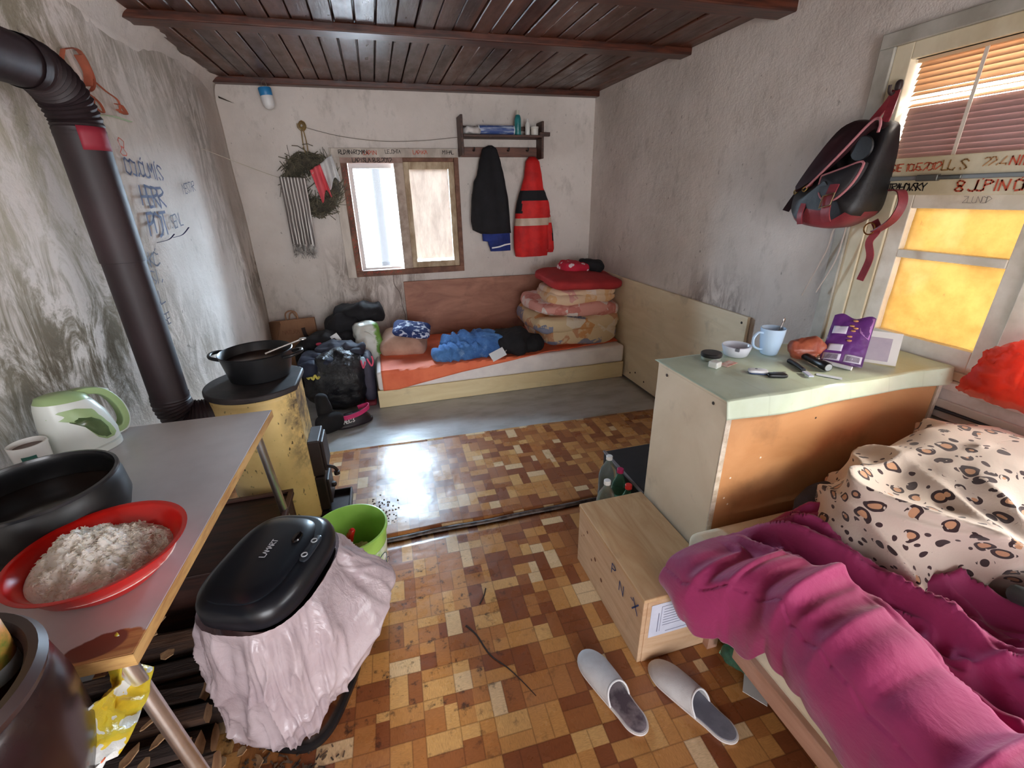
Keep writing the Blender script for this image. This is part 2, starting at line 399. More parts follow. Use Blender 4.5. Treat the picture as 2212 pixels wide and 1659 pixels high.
wpart('reveal', cat(box(-.165, -.13, 4.252, 4.31, .93, 1.72), box(-.165, .2, 4.252, 4.31, 1.72, 1.765), box(-.165, .2, 4.252, 4.31, .90, .93)), mat((226, 226, 226), .5))
sash = wpart('sash', cat(box(.27, .315, 4.19, 4.24, .915, 1.765), box(.645, .69, 4.19, 4.24, .915, 1.765), box(.315, .645, 4.19, 4.24, 1.71, 1.765), box(.315, .645, 4.19, 4.24, .915, .965)), mat((196, 176, 146), .6, (150, 124, 92), 10, (1, 1, .4)))
def ply(u, v):
    x, z = .318+.325*u, .985+.73*v; return (x, 4.235+.006*fb((x, z, 3), 4), z)
t = NT('dusty_board'); c = t.mix(t.rg(t.ns(6, t.mp((3, 1, .7), rot=(0, R(25), 0)), 7, .7), .4, .66), (222, 212, 202), (190, 178, 168)); tl = t.n('BsdfTranslucent', {0: c}); mx = t.n('MixShader', {0: .22}); t.t.links.new(t.b.outputs[0], mx.inputs[1]); t.t.links.new(tl.outputs[0], mx.inputs[2]); t.t.links.new(mx.outputs[0], t.out.inputs[0])
wpart('pane_board', grid(ply, 16, 24), t.done(c, .7), 0, sash).modifiers.new('s', 'SOLIDIFY').thickness = .006
wpart('pane_board', cat(box(.33, .64, 4.242, 4.247, 1.70, 1.72)), mat((178, 150, 110), .7), 0, sash)
t = NT('clear_glass'); g1 = t.n('BsdfTransparent', {0: (250, 252, 252)}); g2 = t.n('BsdfGlossy', {0: (255, 255, 255), 'Roughness': .03}); fr = t.n('Fresnel', {0: 1.35}); mx = t.n('MixShader', {0: fr.outputs[0], 1: g1.outputs[0], 2: g2.outputs[0]}); t.t.links.new(mx.outputs[0], t.out.inputs[0]); GLASS = t.m
obj('pane', box(-.13, .195, 4.28, 4.284, .93, 1.72), GLASS, W1, smooth=False)
for i, (x0, z0, z1) in enumerate([(.60, 1.03, 1.045)]): pass
writing('writing', 'RUDAN-ROMAN', (-.215, 4.168, 1.818), (1, 0, 0), (0, 0, 1), .03, INKK, W1, .14, .3, 1.0)
writing('writing', 'LADIN', (-.03, 4.168, 1.815), (1, 0, 0), (0, 0, 1), .03, INKR, W1, .14, .3, 1.0)
writing('writing', 'LEJOHTA', (.14, 4.168, 1.825), (1, 0, 0), (0, 0, 1), .026, INKK, W1, .14, .3, 1.0)
writing('writing', 'LADIKA', (.36, 4.168, 1.82), (1, 0, 0), (0, 0, 1), .028, INKR, W1, .14, .3, 1.0)
writing('writing', 'MIHAL', (.60, 4.168, 1.82), (1, 0, 0), (0, 0, 1), .028, INKK, W1, .14, .3, 1.0)
wpart('lintel_board', box(-.215, .27, 4.175, 4.20, 1.755, 1.80), mat((168, 140, 128), .7, (140, 112, 100), 12))
writing('writing', 'LADISLA 8.8.2012', (-.12, 4.174, 1.762), (1, 0, 0), (0, 0, 1), .03, INKK, W1, .14, .3, 1.0)
rnd = random.Random(3)
dv, df = [], []
for i in range(70):
    zz = .93+.8*rnd.random(); xx = -.205+.03*rnd.random(); a = rnd.uniform(.3, 1.2)
    v2, f2 = obox((xx, 4.1775, zz), (.006*math.cos(a), 0, .006*math.sin(a)), (0, .0006, 0), (-.0015*math.sin(a), 0, .0015*math.cos(a)))
    dv, df = cat((dv, df), (v2, f2))
for i in range(40):
    xx = -.15+.35*rnd.random(); a = rnd.uniform(.3, 1.2); zz = .885+.02*rnd.random()
    dv, df = cat((dv, df), obox((xx, 4.1715, zz), (.006*math.cos(a), 0, .006*math.sin(a)), (0, .0006, 0), (-.0015*math.sin(a), 0, .0015*math.cos(a))))
obj('writing', (dv, df), mat((186, 70, 54), .7), W1, smooth=False)
# outside: unseen ground, whitened to bounce daylight up to the ceiling, and bare trunks
GR = struct(obj('ground', box(-30, 30, 5.0, 60, -.8, -.6), mat((240, 242, 246), .8), smooth=False))
BK = mat((22, 24, 30), .9, (14, 16, 20), 14, (3, 3, .6), bump=.4, bs=20)
tag(obj('tree', tube([(.06, 7.4, -.7), (.08, 7.42, 1.2), (.10, 7.45, 3.5), (.18, 7.5, 6)], lambda q: .075-.02*q, 14, 5), BK), 'slim bare tree trunk standing outside the back window', 'tree')

# ---------------------------------------------------- window_2 on the right wall
WC = mat((226, 216, 188), .55, (200, 186, 152), 7, (1, .6, .4), name='cream_paint')
WY = mat((238, 230, 214), .5, (216, 206, 186), 7, name='pale_cream_paint')
W2 = struct(obj('window_2', cat(box(1.945, 1.975, 1.565, 1.625, .0, 1.985), box(1.945, 1.975, -1.12, 1.625, 1.985, 2.035), box(1.945, 1.975, -1.12, -1.06, .6, 1.985)), mat((186, 184, 174), .6, (160, 156, 144), 6), smooth=False, bev=.004))
p2 = lambda n, vf, m, par=W2, bev=.003: obj(n, vf, m, par, smooth=False, bev=bev)
p2('frame', cat(box(1.955, 2.10, 1.50, 1.565, .80, 1.985), box(1.962, 2.10, 1.42, 1.499, .876, 1.478), box(1.955, 2.10, -1.06, -1.0, .80, 1.985), box(1.955, 2.10, -1.0, 1.50, 1.93, 1.985), box(1.955, 2.10, -1.0, 1.50, .846, .875)), WC)
p2('transom', cat(box(1.945, 2.05, -1.0, 1.50, 1.531, 1.60), box(1.95, 2.05, -1.0, 1.50, 1.472, 1.530)), WC)
p2('rail', box(1.935, 1.95, -1.0, 1.50, 1.522, 1.537), mat((160, 168, 170), .3, metal=.6))
p2('latch', cat(box(1.925, 1.945, 1.27, 1.34, 1.518, 1.540), box(1.928, 1.945, 1.20, 1.28, 1.522, 1.536)), mat((110, 110, 104), .35, metal=.8))
p2('post', box(1.955, 2.10, .86, .945, .875, 1.48), WY)
def sash2(y0, y1, name='sash', mid=True):
    b = .062; s = cat(box(1.97, 2.02, y1-b, y1, .876, 1.478), box(1.97, 2.02, y0, y0+b, .876, 1.478), box(1.97, 2.02, y0+b, y1-b, 1.425, 1.478), box(1.97, 2.02, y0+b, y1-b, .876, .955))
    q = p2(name, s, WY)
    if mid: p2('muntin', box(1.968, 2.02, y0+b, y1-b, 1.245, 1.275), WY, q)
    return q
s1 = sash2(.947, 1.418)
# yellow film glued over both panes, glowing with the daylight behind it
t = NT('yellow_film'); ny = t.ns(9, None, 7, .7)
c = t.mix(t.rg(ny, .38, .66), (90, 66, 30), (78, 54, 22)); c = t.mix(t.rg(t.ns(3, None, 6), .5, .7, 0, .6), c, (100, 80, 48))
c = t.mix(t.rg(t.ns(22, None, 6, .8), .62, .75, 0, .8), c, (64, 40, 20))
tr = t.n('BsdfTranslucent', {0: c}); df_ = t.n('BsdfDiffuse', {0: c}); mx = t.n('MixShader', {0: .3, 1: tr.outputs[0], 2: df_.outputs[0]})
t.t.links.new(mx.outputs[0], t.out.inputs[0]); YF = t.m
def film(z0, z1):
    return grid(lambda u, v: (2.0+.006*fb((u*2, v*2, z0), 2), 1.0+.362*u, z0+(z1-z0)*v), 12, 12)
obj('pane', film(1.272, 1.43), YF, s1); obj('pane', film(.95, 1.25), YF, s1)
s2 = sash2(-.998, .858, mid=False)
GL2 = obj('pane', box(2.0, 2.004, -.937, .797, .955, 1.425), GLASS, s2, smooth=False)
p2('sill', cat(box(1.925, 2.0, -1.12, 1.62, .815, .845), box(1.94, 1.98, -1.12, 1.60, .70, .814)), mat((222, 216, 214), .5, (196, 186, 180), 8))
p2('lower_trim', cat(box(1.925, 1.939, -1.1, 1.60, .745, .775), box(1.935, 1.975, -1.1, 1.6, .66, .69)), mat((206, 200, 192), .5))
p2('pipe', tube([(1.93, -.2, .765), (1.93, 1.06, .735)], .006, 8), mat((60, 62, 70), .5))
writing('writing', 'EESIE 10.6.2012', (1.9445, 1.48, 1.555), (0, -1, 0), (0, 0, 1), .024, INKR, W2, .15, .25, .85)
writing('writing', 'LU S', (1.9445, 1.275, 1.553), (0, -1, 0), (0, 0, 1), .03, mat((150, 110, 60), .7), W2, .14, .3, 1.0)
writing('writing', '22.4', (1.9445, 1.155, 1.56), (0, -1, 0), (0, 0, 1), .024, mat((190, 140, 90), .7), W2, .14, .2, 1.0)
writing('writing', 'NIKNA', (1.9445, 1.085, 1.558), (0, -1, 0), (0, 0, 1), .026, INKR, W2, .16, .3, 1.0)
writing('writing', '.STRAHOVSKY', (1.9495, 1.475, 1.487), (0, -1, 0), (0, 0, 1), .025, INKK, W2, .16, .2, .9)
writing('writing', '8 JuPIN oKS', (1.9495, 1.215, 1.484), (0, -1, 0), (0, 0, 1), .032, INKR, W2, .16, .25, 1.0)
writing('writing', 'ZLUNOD', (1.9645, 1.19, 1.446), (0, -1, 0), (0, 0, 1), .02, mat((150, 140, 130), .7), W2, .08, .2, 1.0)
# venetian blind in the upper light
bl = thing('window_blind', 'tan slatted venetian blind in the upper part of the right window', 'blind', (1.99, .82, 1.60))
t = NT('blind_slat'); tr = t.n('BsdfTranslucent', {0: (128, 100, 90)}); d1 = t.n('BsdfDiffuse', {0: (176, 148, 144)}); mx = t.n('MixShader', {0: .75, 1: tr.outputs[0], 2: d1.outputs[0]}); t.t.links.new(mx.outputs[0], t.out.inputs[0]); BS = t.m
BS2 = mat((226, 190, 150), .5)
t = NT('blind_slat_lit'); tr = t.n('BsdfTranslucent', {0: (196, 166, 136)}); d1 = t.n('BsdfDiffuse', {0: (214, 186, 156)}); mx = t.n('MixShader', {0: .55, 1: tr.outputs[0], 2: d1.outputs[0]}); t.t.links.new(mx.outputs[0], t.out.inputs[0]); BS_LIT = t.m  # upper slats: their lit look is put into a paler, more translucent colour
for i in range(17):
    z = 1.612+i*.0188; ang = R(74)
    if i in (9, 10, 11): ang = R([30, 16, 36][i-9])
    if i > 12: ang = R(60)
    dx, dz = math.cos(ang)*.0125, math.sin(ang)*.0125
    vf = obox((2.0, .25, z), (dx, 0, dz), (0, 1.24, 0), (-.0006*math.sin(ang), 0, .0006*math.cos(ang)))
    obj('slat', vf, BS_LIT if i > 8 else BS, bl, smooth=False)
obj('head_rail', box(1.98, 2.015, -.99, 1.49, 1.918, 1.929), BS2, bl, smooth=False)
for yy in (1.28, .45): obj('ladder_cord', cat(box(1.983, 1.985, yy-.006, yy+.006, 1.60, 1.93)), mat((236, 226, 210), .7), bl, smooth=False)

# cracks in the vinyl
CRK = mat((46, 30, 22), .8)
ck2 = obj('crack', cat(tube([(.14, 1.22, .0065), (.17, 1.17, .0065), (.20, 1.08, .0065), (.245, 1.02, .0065), (.28, .96, .0065), (.31, .90, .0065)], lambda q: .0042*(1-.7*q), 5, 5, flat=.35), tube([(.21, 1.30, .0065), (.235, 1.335, .0065), (.25, 1.37, .0065)], .0028, 5, 4, flat=.35)), CRK, bpy.data.objects['vinyl_flooring.002'])
ck3 = obj('crack', tube([(-.29, 4.196, .86), (-.02, 4.196, .0)] and [(.095, 4.198, .865), (.09, 4.198, .78), (.13, 4.198, .70), (.14, 4.198, .58), (.155, 4.198, .50), (.15, 4.198, .42)], .0022, 5, 6), mat((90, 78, 70), .9), bpy.data.objects['wall_back'])
# ------------------------------------------------------------------ stove corner
CHR = mat((226, 224, 220), .34, (196, 192, 186), 6, metal=1, name='chrome')
STEEL = mat((176, 172, 170), .3, (140, 130, 126), 5, metal=1, name='brushed_steel')
BLK = mat((20, 21, 23), .38, (30, 30, 32), 12, name='black_enamel')
IRON = mat((46, 32, 32), .55, (28, 20, 20), 9, bump=.2, bs=30, name='brown_iron')
stove = thing('wood_stove', 'yellow enamelled wood stove with black top plate and iron door', 'stove', (-.60, 2.12, 0))
def dshape(cx, cy, r, cut, n=40, rc=.03):
    a0 = math.acos(min(1, (cut-cx)/r)); pts = []
    for i in range(n+1):
        a = a0+(2*PI-2*a0)*i/n; pts.append((cx+r*math.cos(a), cy+r*math.sin(a)))
    return pts
SX, SY = -.605, 2.12
t = NT('yellow_enamel'); x, y, z = t.xyz()
c = t.mix(t.rg(t.ns(4, None, 6), .35, .7), (238, 210, 144), (216, 182, 114))
sp = t.ma('MULTIPLY', t.rg(t.ns(55, t.mp((1, 1, .6)), 2, .4), .655, .70), t.rg(t.ns(5, None, 3), .38, .55))
c = t.mix(t.ma('MULTIPLY', sp, .9), c, (48, 34, 22))
burn = t.ma('MULTIPLY', t.rg(x, .09, .15), t.ma('MULTIPLY', t.rg(t.ns(9, None, 7, .7), .42, .6), t.rg(z, .25, .42)))
c = t.mix(burn, c, (88, 76, 66))
c = t.mix(t.rg(z, .06, .0), c, (80, 60, 40))
YE = t.done(c, .45)
obj('body', prism(dshape(SX, SY, .195, -.437), .03, .725), YE, stove, bev=.02, seg=3, auto=30)
obj('base', prism(dshape(SX, SY, .185, -.445), 0, .035), IRON, stove)
obj('top_plate', prism(dshape(SX, SY+.01, .212, -.425), .722, .748), mat((58, 50, 50), .6, (36, 32, 34), 7, bump=.15, bs=40), stove, bev=.006)
dr = obj('door', cat(box(-.440, -.385, 2.03, 2.20, .26, .45), box(-.388, -.372, 2.045, 2.185, .275, .435)), IRON, stove, smooth=False, bev=.006)
obj('handle', cat(tube([(-.375, 2.05, .30), (-.345, 2.045, .29), (-.335, 2.06, .26)], .008, 8, 3), lathe([(0, 0), (.014, .004), (.014, .02), (0, .026)], (-.338, 2.06, .235), 12)), IRON, dr)
dr2 = obj('ash_door', cat(box(-.440, -.392, 2.03, 2.20, .06, .25), box(-.396, -.38, 2.05, 2.18, .08, .22)), IRON, stove, smooth=False, bev=.006)
obj('knob', lathe([(0, 0), (.012, 0), (.016, .012), (.01, .022), (0, .024)], (-.372, 2.115, .14), 14), IRON, dr2)
obj('ash_tray', cat(box(-.442, -.30, 2.02, 2.21, .012, .03), box(-.31, -.30, 2.02, 2.21, .012, .055), box(-.442, -.3, 2.02, 2.03, .012, .055), box(-.442, -.3, 2.2, 2.21, .012, .055)), mat((58, 50, 52), .4, (40, 34, 34), 9, metal=.5), stove, smooth=False, bev=.003)
# flue
pipe = thing('stove_pipe', 'thick black stovepipe rising along left wall and bending near the ceiling', 'stovepipe', (-.9, 2.0, .60))
PIPE = mat((50, 34, 38), .55, (24, 16, 18), 3.5, (1, 1, .5), .38, .62, bump=.12, bs=20, name='sooty_sheet_iron')
PX, PY, PR_ = -.905, 2.02, .066
obj('vertical_pipe', lathe([(PR_, .76), (PR_, 1.30), (PR_+.003, 1.301), (PR_+.003, 1.72)], (PX, PY, 0), 32, cap=(False, False)), PIPE, pipe)
def elbow(pts, r, n=32, k=9, crimp=.0035):
    pts = smoothpath(pts, k); m_ = len(pts)
    return tube(pts, lambda q: r+(crimp*math.sin(q*m_*PI*1.0)), n, 0, False)
obj('lower_elbow', elbow([(PX, PY, .77), (PX, PY, .72), (PX+.02, PY+.01, .665), (PX+.08, PY+.03, .645), (PX+.14, PY+.05, .645)], PR_+.002), PIPE, pipe)
obj('inlet_pipe', tube([(PX+.12, PY+.045, .645), (SX-.17, SY-.02, .645)], .062, 28), PIPE, pipe)
obj('upper_elbow', elbow([(PX, PY, 1.70), (PX, PY, 1.76), (PX-.002, PY-.035, 1.83), (PX-.005, PY-.11, 1.872), (PX-.01, PY-.18, 1.875)], PR_+.004), PIPE, pipe)
obj('end_pipe', tube([(PX-.01, PY-.16, 1.875), (PX-.05, PY-.8, 1.88)], PR_+.001, 28), PIPE, pipe)
obj('patch', [(v_) for v_ in [None]] and (lambda: grid(lambda u, v: (PX+(PR_+.006)*math.cos(R(-70+80*u)), PY+(PR_+.006)*math.sin(R(-70+80*u)), 1.66+.07*v), 8, 3))(), mat((140, 36, 52), .6), pipe).modifiers.new('s', 'SOLIDIFY').thickness = .002
# casserole with a ladle on the stove
pot = thing('casserole', 'black two-handled casserole of dark stew on the stove', 'pot', (-.597, 2.19, .748))
PC = (-.597, 2.19, .749)
obj('body', lathe([(0, 0), (.118, 0), (.128, .006), (.150, .118), (.154, .121), (.151, .124), (.147, .119), (.126, .012), (0, .010)], PC, 48), BLK, pot)
obj('stew', lathe([(0, .083), (.10, .084), (.1395, .082), (.139, .078), (0, .07)], PC, 40), mat((52, 34, 26), .2, (84, 58, 42), 5), pot)
for s in (-1, 1):
    a0 = R(168 if s < 0 else -12)
    ex, ey = math.cos(a0), math.sin(a0); tx, ty = -ey, ex
    P_ = lambda r, w_, z: (PC[0]+ex*r+tx*w_, PC[1]+ey*r+ty*w_, PC[2]+z)
    obj('handle', tube([P_(.140, .05, .098), P_(.180, .045, .108), P_(.200, .0, .112), P_(.180, -.045, .108), P_(.140, -.05, .098)], .008, 10, 5), BLK, pot)
tag(obj('ladle', cat(tube([(-.56, 2.19, .850), (-.50, 2.20, .868), (-.43, 2.22, .886), (-.405, 2.225, .893)], .005, 8, 4), lathe([(0, -.004), (.016, 0), (.016, .004), (0, .006)], (-.398, 2.227, .893), 14)), CHR), 'metal ladle handle sticking out of the black casserole', 'ladle')

# ------------------------------------------------------------------ table and what stands on it
table = thing('table', 'grey laminate kitchen table with chipped corner and chrome legs', 'table', (-.8, 1.26, 0))
t = NT('grey_laminate'); x, y, z = t.xyz()
c = t.mix(t.rg(t.ns(3, None, 5), .4, .65), (212, 206, 206), (196, 190, 190))
wx = t.n('VectorMath', {0: t.mp((1, 1.7, 1)), 1: (.235, -.87, .75)}, operation='DISTANCE').outputs[1]
bare = t.rg(t.ma('ADD', wx, t.ma('MULTIPLY', t.ns(16, None, 4), .05)), .108, .102)
wood = t.mix(t.rg(t.ns(8, t.mp((1, 8, 1)), 5), .4, .65), (206, 150, 96), (164, 100, 66))
dark = t.rg(t.n('VectorMath', {0: t.mp((1, 1.7, 1)), 1: (.20, -.83, .75)}, operation='DISTANCE').outputs[1], .06, .055)
wood = t.mix(dark, wood, (134, 84, 70))
c = t.mix(bare, c, wood)
LAM = t.done(c, .3)
TP = [(-.477, 1.768), (-1.138, 1.775), (-1.20, .745), (-.517, .731)]
obj('tabletop', prism(TP, .722, .75), LAM, table, smooth=False, bev=.002)
obj('edge_band', cat(prism([(-.4765, 1.768), (-.479, 1.768), (-.519, .7305), (-.5165, .7295)], .7215, .7492), prism([(-.517, .7295), (-1.2, .743), (-1.2, .746), (-.517, .7325)], .7215, .7492)), mat((214, 172, 110), .5, (180, 132, 80), 8, (1, 1, 6)), table, smooth=False)
for p in [((-.56, .765, .722), (-.47, .73, 0)), ((-.54, 1.72, .722), (-.50, 1.75, 0)), ((-1.14, .80, .722), (-1.17, .78, 0)), ((-1.10, 1.72, .722), (-1.09, 1.74, 0))]:
    obj('leg', tube(p, .0155, 18), CHR, table)
obj('apron', cat(box(-1.13, -.56, 1.70, 1.715, .67, .72), box(-1.14, -.56, .80, .815, .67, .72), box(-.565, -.55, .8, 1.7, .67, .72)), mat((96, 70, 50), .6), table, smooth=False)

# electric kettle
kt = thing('electric_kettle', 'white and sage green electric kettle on the grey table', 'kettle', (-1.0, 1.64, .75))
KW = mat((226, 232, 226), .3, name='kettle_white'); KG = mat((166, 192, 138), .35, (152, 180, 126), 5, name='kettle_green'); KD = mat((72, 92, 58), .15, (100, 120, 80), 6)
ka = R(58); kd = V((math.cos(ka), math.sin(ka), 0)); kn = V((math.sin(ka), -math.cos(ka), 0)); KO = V((-1.005, 1.63, .751))
def kp(s, n, z): return KO+kd*s+kn*n+V((0, 0, z))
def kring(z, a, b, off, slope=0, n=36):
    r = []
    for i in range(n):
        q = 2*PI*i/n; c_, s_ = math.cos(q), math.sin(q)
        s = off+a*math.copysign(abs(c_)**.8, c_); r.append(kp(s, b*math.copysign(abs(s_)**.85, s_), z+slope*(s-off)))
    return r
obj('base', loft([kring(0, .088, .078, 0), kring(.018, .088, .078, 0), kring(.022, .08, .07, 0)]), KW, kt)
obj('body', loft([kring(.022, .088, .072, 0), kring(.05, .092, .074, -.002), kring(.12, .084, .066, -.008, -.02), kring(.165, .072, .056, -.014, -.12), kring(.182, .066, .05, -.016, -.16)]), KW, kt, auto=60)
obj('lid', loft([kring(.180, .066, .05, -.016, -.16), kring(.197, .058, .043, -.014, -.2), kring(.206, .035, .028, -.01, -.2), kring(.209, .005, .004, -.006, -.2)]), KG, kt, auto=60)
# green side panel with the water window
def side(u, v, g, ins, rr=.006):
    s = -.07+.105*u; z = .035+.125*v-.02*u*0
    return s, z
def skin(s, z, off):
    for _ in range(3):
        k = min(max(((z if _ == 0 else z+(.02+.10*k)*(s+.002+.012*k))-.05)/.115, 0), 1)
    a = .092-.018*k; b = .074-.016*k; o = -.002-.012*k
    q = min(.999, abs((s-o)/a)); nn = b*(1-q**(2/.8))**(.85/2)
    return kp(s, nn+off, z)
shape = [(-.085, .150), (-.05, .135), (-.02, .10), (0.0, .055), (.02, .038), (.045, .036), (.058, .045), (.055, .075), (.04, .115), (.02, .145), (-.02, .163), (-.06, .167)]
def panel(shape, off):
    cx = sum(p[0] for p in shape)/len(shape); cz = sum(p[1] for p in shape)/len(shape)
    rings = []
    for f in (.01, .35, .7, 1):
        rings.append([skin(cx+(s-cx)*f, cz+(z-cz)*f, off if f < 1 else off*.2) for s, z in shape])
    return loft(rings, (True, False))
obj('side_panel', panel(shape, .005), KG, kt, auto=60)
obj('water_window', panel([(-.05, .128), (-.02, .10), (0.0, .06), (.02, .045), (.038, .045), (.042, .07), (.03, .105), (.005, .128), (-.03, .14)], .009), KD, kt, auto=60)
obj('handle', strap([kp(-.01, 0, .192), kp(.05, 0, .188), kp(.095, 0, .165), kp(.122, 0, .115), kp(.128, 0, .06), kp(.112, 0, .03), kp(.08, 0, .03)], kn, .034, .022), KG, kt, bev=.007, seg=3)
obj('switch', obox(kp(.098, 0, .176), kd*.014+V((0, 0, -.009)), kn*.012, V((0, 0, .004))), KW, kt, bev=.003)
obj('handle_trim', strap([kp(.085, 0, .183), kp(.112, 0, .158), kp(.136, 0, .11), kp(.141, 0, .06), kp(.125, 0, .02), kp(.09, 0, .012)], kn, .026, .006), KW, kt, bev=.002)
# mug with a green label
def mug(name, label, c, r0, r1, h, m, ha, hand=True, liquid=None, seg=40):
    g = thing(name, label, 'mug', c)
    obj('body', lathe([(0, 0), (r0*.86, 0), (r0, .006), (r0+(r1-r0)*.6, h*.5), (r1, h), (r1-.003, h+.001), (r1-.006, h-.002), (r0+(r1-r0)*.55-.004, h*.5), (r0-.004, .012), (0, .01)], c, seg), m, g, auto=60)
    if liquid: obj('drink', lathe([(0, h*.86), (r1-.006, h*.86), (r1-.007, h*.83), (0, h*.8)], c, seg), liquid, g)
    d = V((math.cos(ha), math.sin(ha), 0)); q = lambda s, z: V(c)+d*s+V((0, 0, z))
    obj('handle', tube([q(r1*.93, h*.84), q(r1+.018, h*.86), q(r1+.034, h*.66), q(r1+.028, h*.36), q(r0+.014, h*.22), q(r0*.93, h*.22)], .0055, 10, 6, flat=.8), m, g)
    return g
CER = mat((232, 232, 228), .25, name='white_ceramic')
mg = mug('mug', 'white mug with small green label beside the electric kettle', (-1.065, 1.50, .75), .037, .045, .105, CER, R(65), liquid=mat((92, 62, 48), .3))
def cyl_patch(c, r, a0, a1, z0, z1, n=8):
    return grid(lambda u, v: (c[0]+r*math.cos(a0+(a1-a0)*u), c[1]+r*math.sin(a0+(a1-a0)*u), c[2]+z0+(z1-z0)*v), n, 2)
lb = obj('label', cyl_patch((-1.065, 1.50, .75), .0435, R(-88), R(-44), .045, .078), mat((34, 104, 92), .5), mg, sol=.0006)
obj('label_text', cyl_patch((-1.065, 1.50, .75), .0442, R(-76), R(-56), .058, .063), WHITEINK, lb, sol=.0004)
# big black pot
bp = thing('stockpot', 'wide black enamel pot standing behind the red bowl', 'pot', (-.865, 1.185, .75))
BC = (-.87, 1.185, .751)
obj('body', lathe([(0, 0), (.135, 0), (.158, .012), (.170, .05), (.166, .105), (.158, .122), (.162, .126), (.157, .128), (.152, .122), (.160, .10), (.164, .05), (.15, .014), (0, .010)], BC, 56), BLK, bp, auto=60)
obj('rim', lathe([(.158, .120), (.164, .124), (.163, .13), (.156, .131), (.154, .124)], BC, 56, cap=(False, False)), mat((40, 40, 44), .2), bp)
obj('dark_soup', lathe([(0, .062), (.161, .062), (.16, .05), (0, .045)], BC, 40), mat((26, 20, 18), .12, (50, 36, 30), 6), bp)
tag(obj('serving_spoon', cat(blob((-.80, 1.10, .8215), (.040, .020, .006), .9, 0, 1, R(20), 10), tube([(-.84, 1.085, .822), (-.93, 1.06, .868), (-1.0, 1.035, .915)], .005, 8, 4)), STEEL), 'steel serving spoon lying in the wide black pot', 'spoon')
# red bowl of rice
bw = thing('bowl', 'red plastic bowl of cooked rice on the table corner', 'bowl', (-.645, .955, .75))
RC = (-.645, .958, .751)
t = NT('red_plastic'); RED = t.done(t.mix(t.rg(t.ns(3), .4, .7), (214, 26, 18), (196, 18, 14)), .28, 0, .5, Subsurface_Weight=.08, Subsurface_Radius=(.02, .004, .003))
obj('shell', lathe([(0, .0), (.085, 0), (.09, .004), (.118, .030), (.138, .066), (.146, .075), (.154, .078), (.155, .081), (.147, .081), (.142, .077), (.134, .066), (.114, .033), (.088, .008), (0, .006)], RC, 64), RED, bw, auto=60)
def rice(u, v):
    a = 2*PI*u; r = .124*v
    x, y = r*math.cos(a), r*math.sin(a)
    base = .040+.056*math.exp(-(((x+.045)/.075)**2+((y-.005)/.085)**2))+.014*ridge((x, y, 4), 16)*(1-v**6)-.004*v**6
    lim = .066 if v > .96 else 9
    z = base+.013*fb((x, y, 0), 34, 3)*(1-v**8)+.007*fb((x, y, 2), 95, 2)*(1-v**8)
    return (RC[0]+x, RC[1]+y, RC[2]+min(z, .115))
ro = obj('cooked_rice', grid(rice, 220, 70), mat((250, 246, 238), .6, (236, 224, 206), 14, (1, 1, 1), .5, .75, bump=.9, bs=190, bd=.004, Subsurface_Weight=.15, Subsurface_Radius=(.01, .008, .006)))
tag(ro, 'mound of cooked white rice in the red bowl', 'rice', kind='stuff')
# loose grains over the mound
gv, gf = [], []
rnd = random.Random(5)
for i in range(1400):
    u, v = rnd.random(), math.sqrt(rnd.random())*.93; p = V(rice(u, v)); a = rnd.random()*PI; e = rnd.uniform(-.6, .6)
    d = V((math.cos(a)*math.cos(e), math.sin(a)*math.cos(e), math.sin(e)))*.0042; s = d.orthogonal().normalized()*.0015; t_ = s.cross(d).normalized()*.0015
    q = p+V((0, 0, .0015)); n0 = len(gv)
    gv += [q-d, q+s, q+t_, q-s, q-t_, q+d]
    for aa, bb in ((1, 2), (2, 3), (3, 4), (4, 1)): gf += [(n0, n0+aa, n0+bb), (n0+5, n0+bb, n0+aa)]
gr = obj('rice_grains', (gv, gf), mat((238, 230, 216), .5), ro); gr['kind'] = 'stuff'

# ------------------------------------------------------------------ near stool with the brown pot
st = thing('stool', 'dark brown wooden stool under the glossy brown pot', 'stool', (-.78, .52, 0))
DW = mat((62, 40, 34), .5, (40, 26, 24), 7, (1, 8, 1), name='dark_stained_wood')
obj('seat', prism([(-1.05, .30), (-.60, .30), (-.60, .70), (-1.05, .70)], .60, .63), DW, st, smooth=False, bev=.006)
for sx_, sy_ in ((-1.01, .34), (-.64, .34), (-.64, .66), (-1.01, .66)): obj('leg', box(sx_-.02, sx_+.02, sy_-.02, sy_+.02, 0, .60), DW, st, smooth=False, bev=.004)
fp = thing('cooking_pot', 'glossy dark brown pot with thick rim nearest the camera', 'pot', (-.72, .57, .63))
FC = (-.715, .575, .631)
BRN = mat((54, 32, 30), .25, (40, 24, 24), 5, name='brown_enamel')
obj('body', lathe([(0, 0), (.15, 0), (.166, .01), (.182, .08), (.184, .16), (.176, .225), (.160, .25), (.152, .25), (.162, .222), (.172, .16), (.17, .08), (.155, .016), (0, .012)], FC, 64), BRN, fp, auto=60)
obj('rim', lathe([(.150, .250), (.158, .262), (.170, .264), (.178, .252), (.174, .240), (.158, .238)], FC, 64, cap=(False, False)), mat((62, 44, 42), .4), fp)
obj('handle', tube([(FC[0]-.02, FC[1]+.165, FC[2]+.235), (FC[0]-.03, FC[1]+.205, FC[2]+.26), (FC[0]-.09, FC[1]+.205, FC[2]+.268), (FC[0]-.11, FC[1]+.15, FC[2]+.24)], .015, 12, 6), BRN, fp)
jar = thing('glass_bottle', 'brown glass bottle with orange and white label inside the brown pot', 'bottle', (-.655, .655, .643))
JC = (-.655, .655, .645)
BG = NT('brown_glass'); BG = BG.done((60, 22, 12), .05, 0, .5, Coat_Weight=.5)
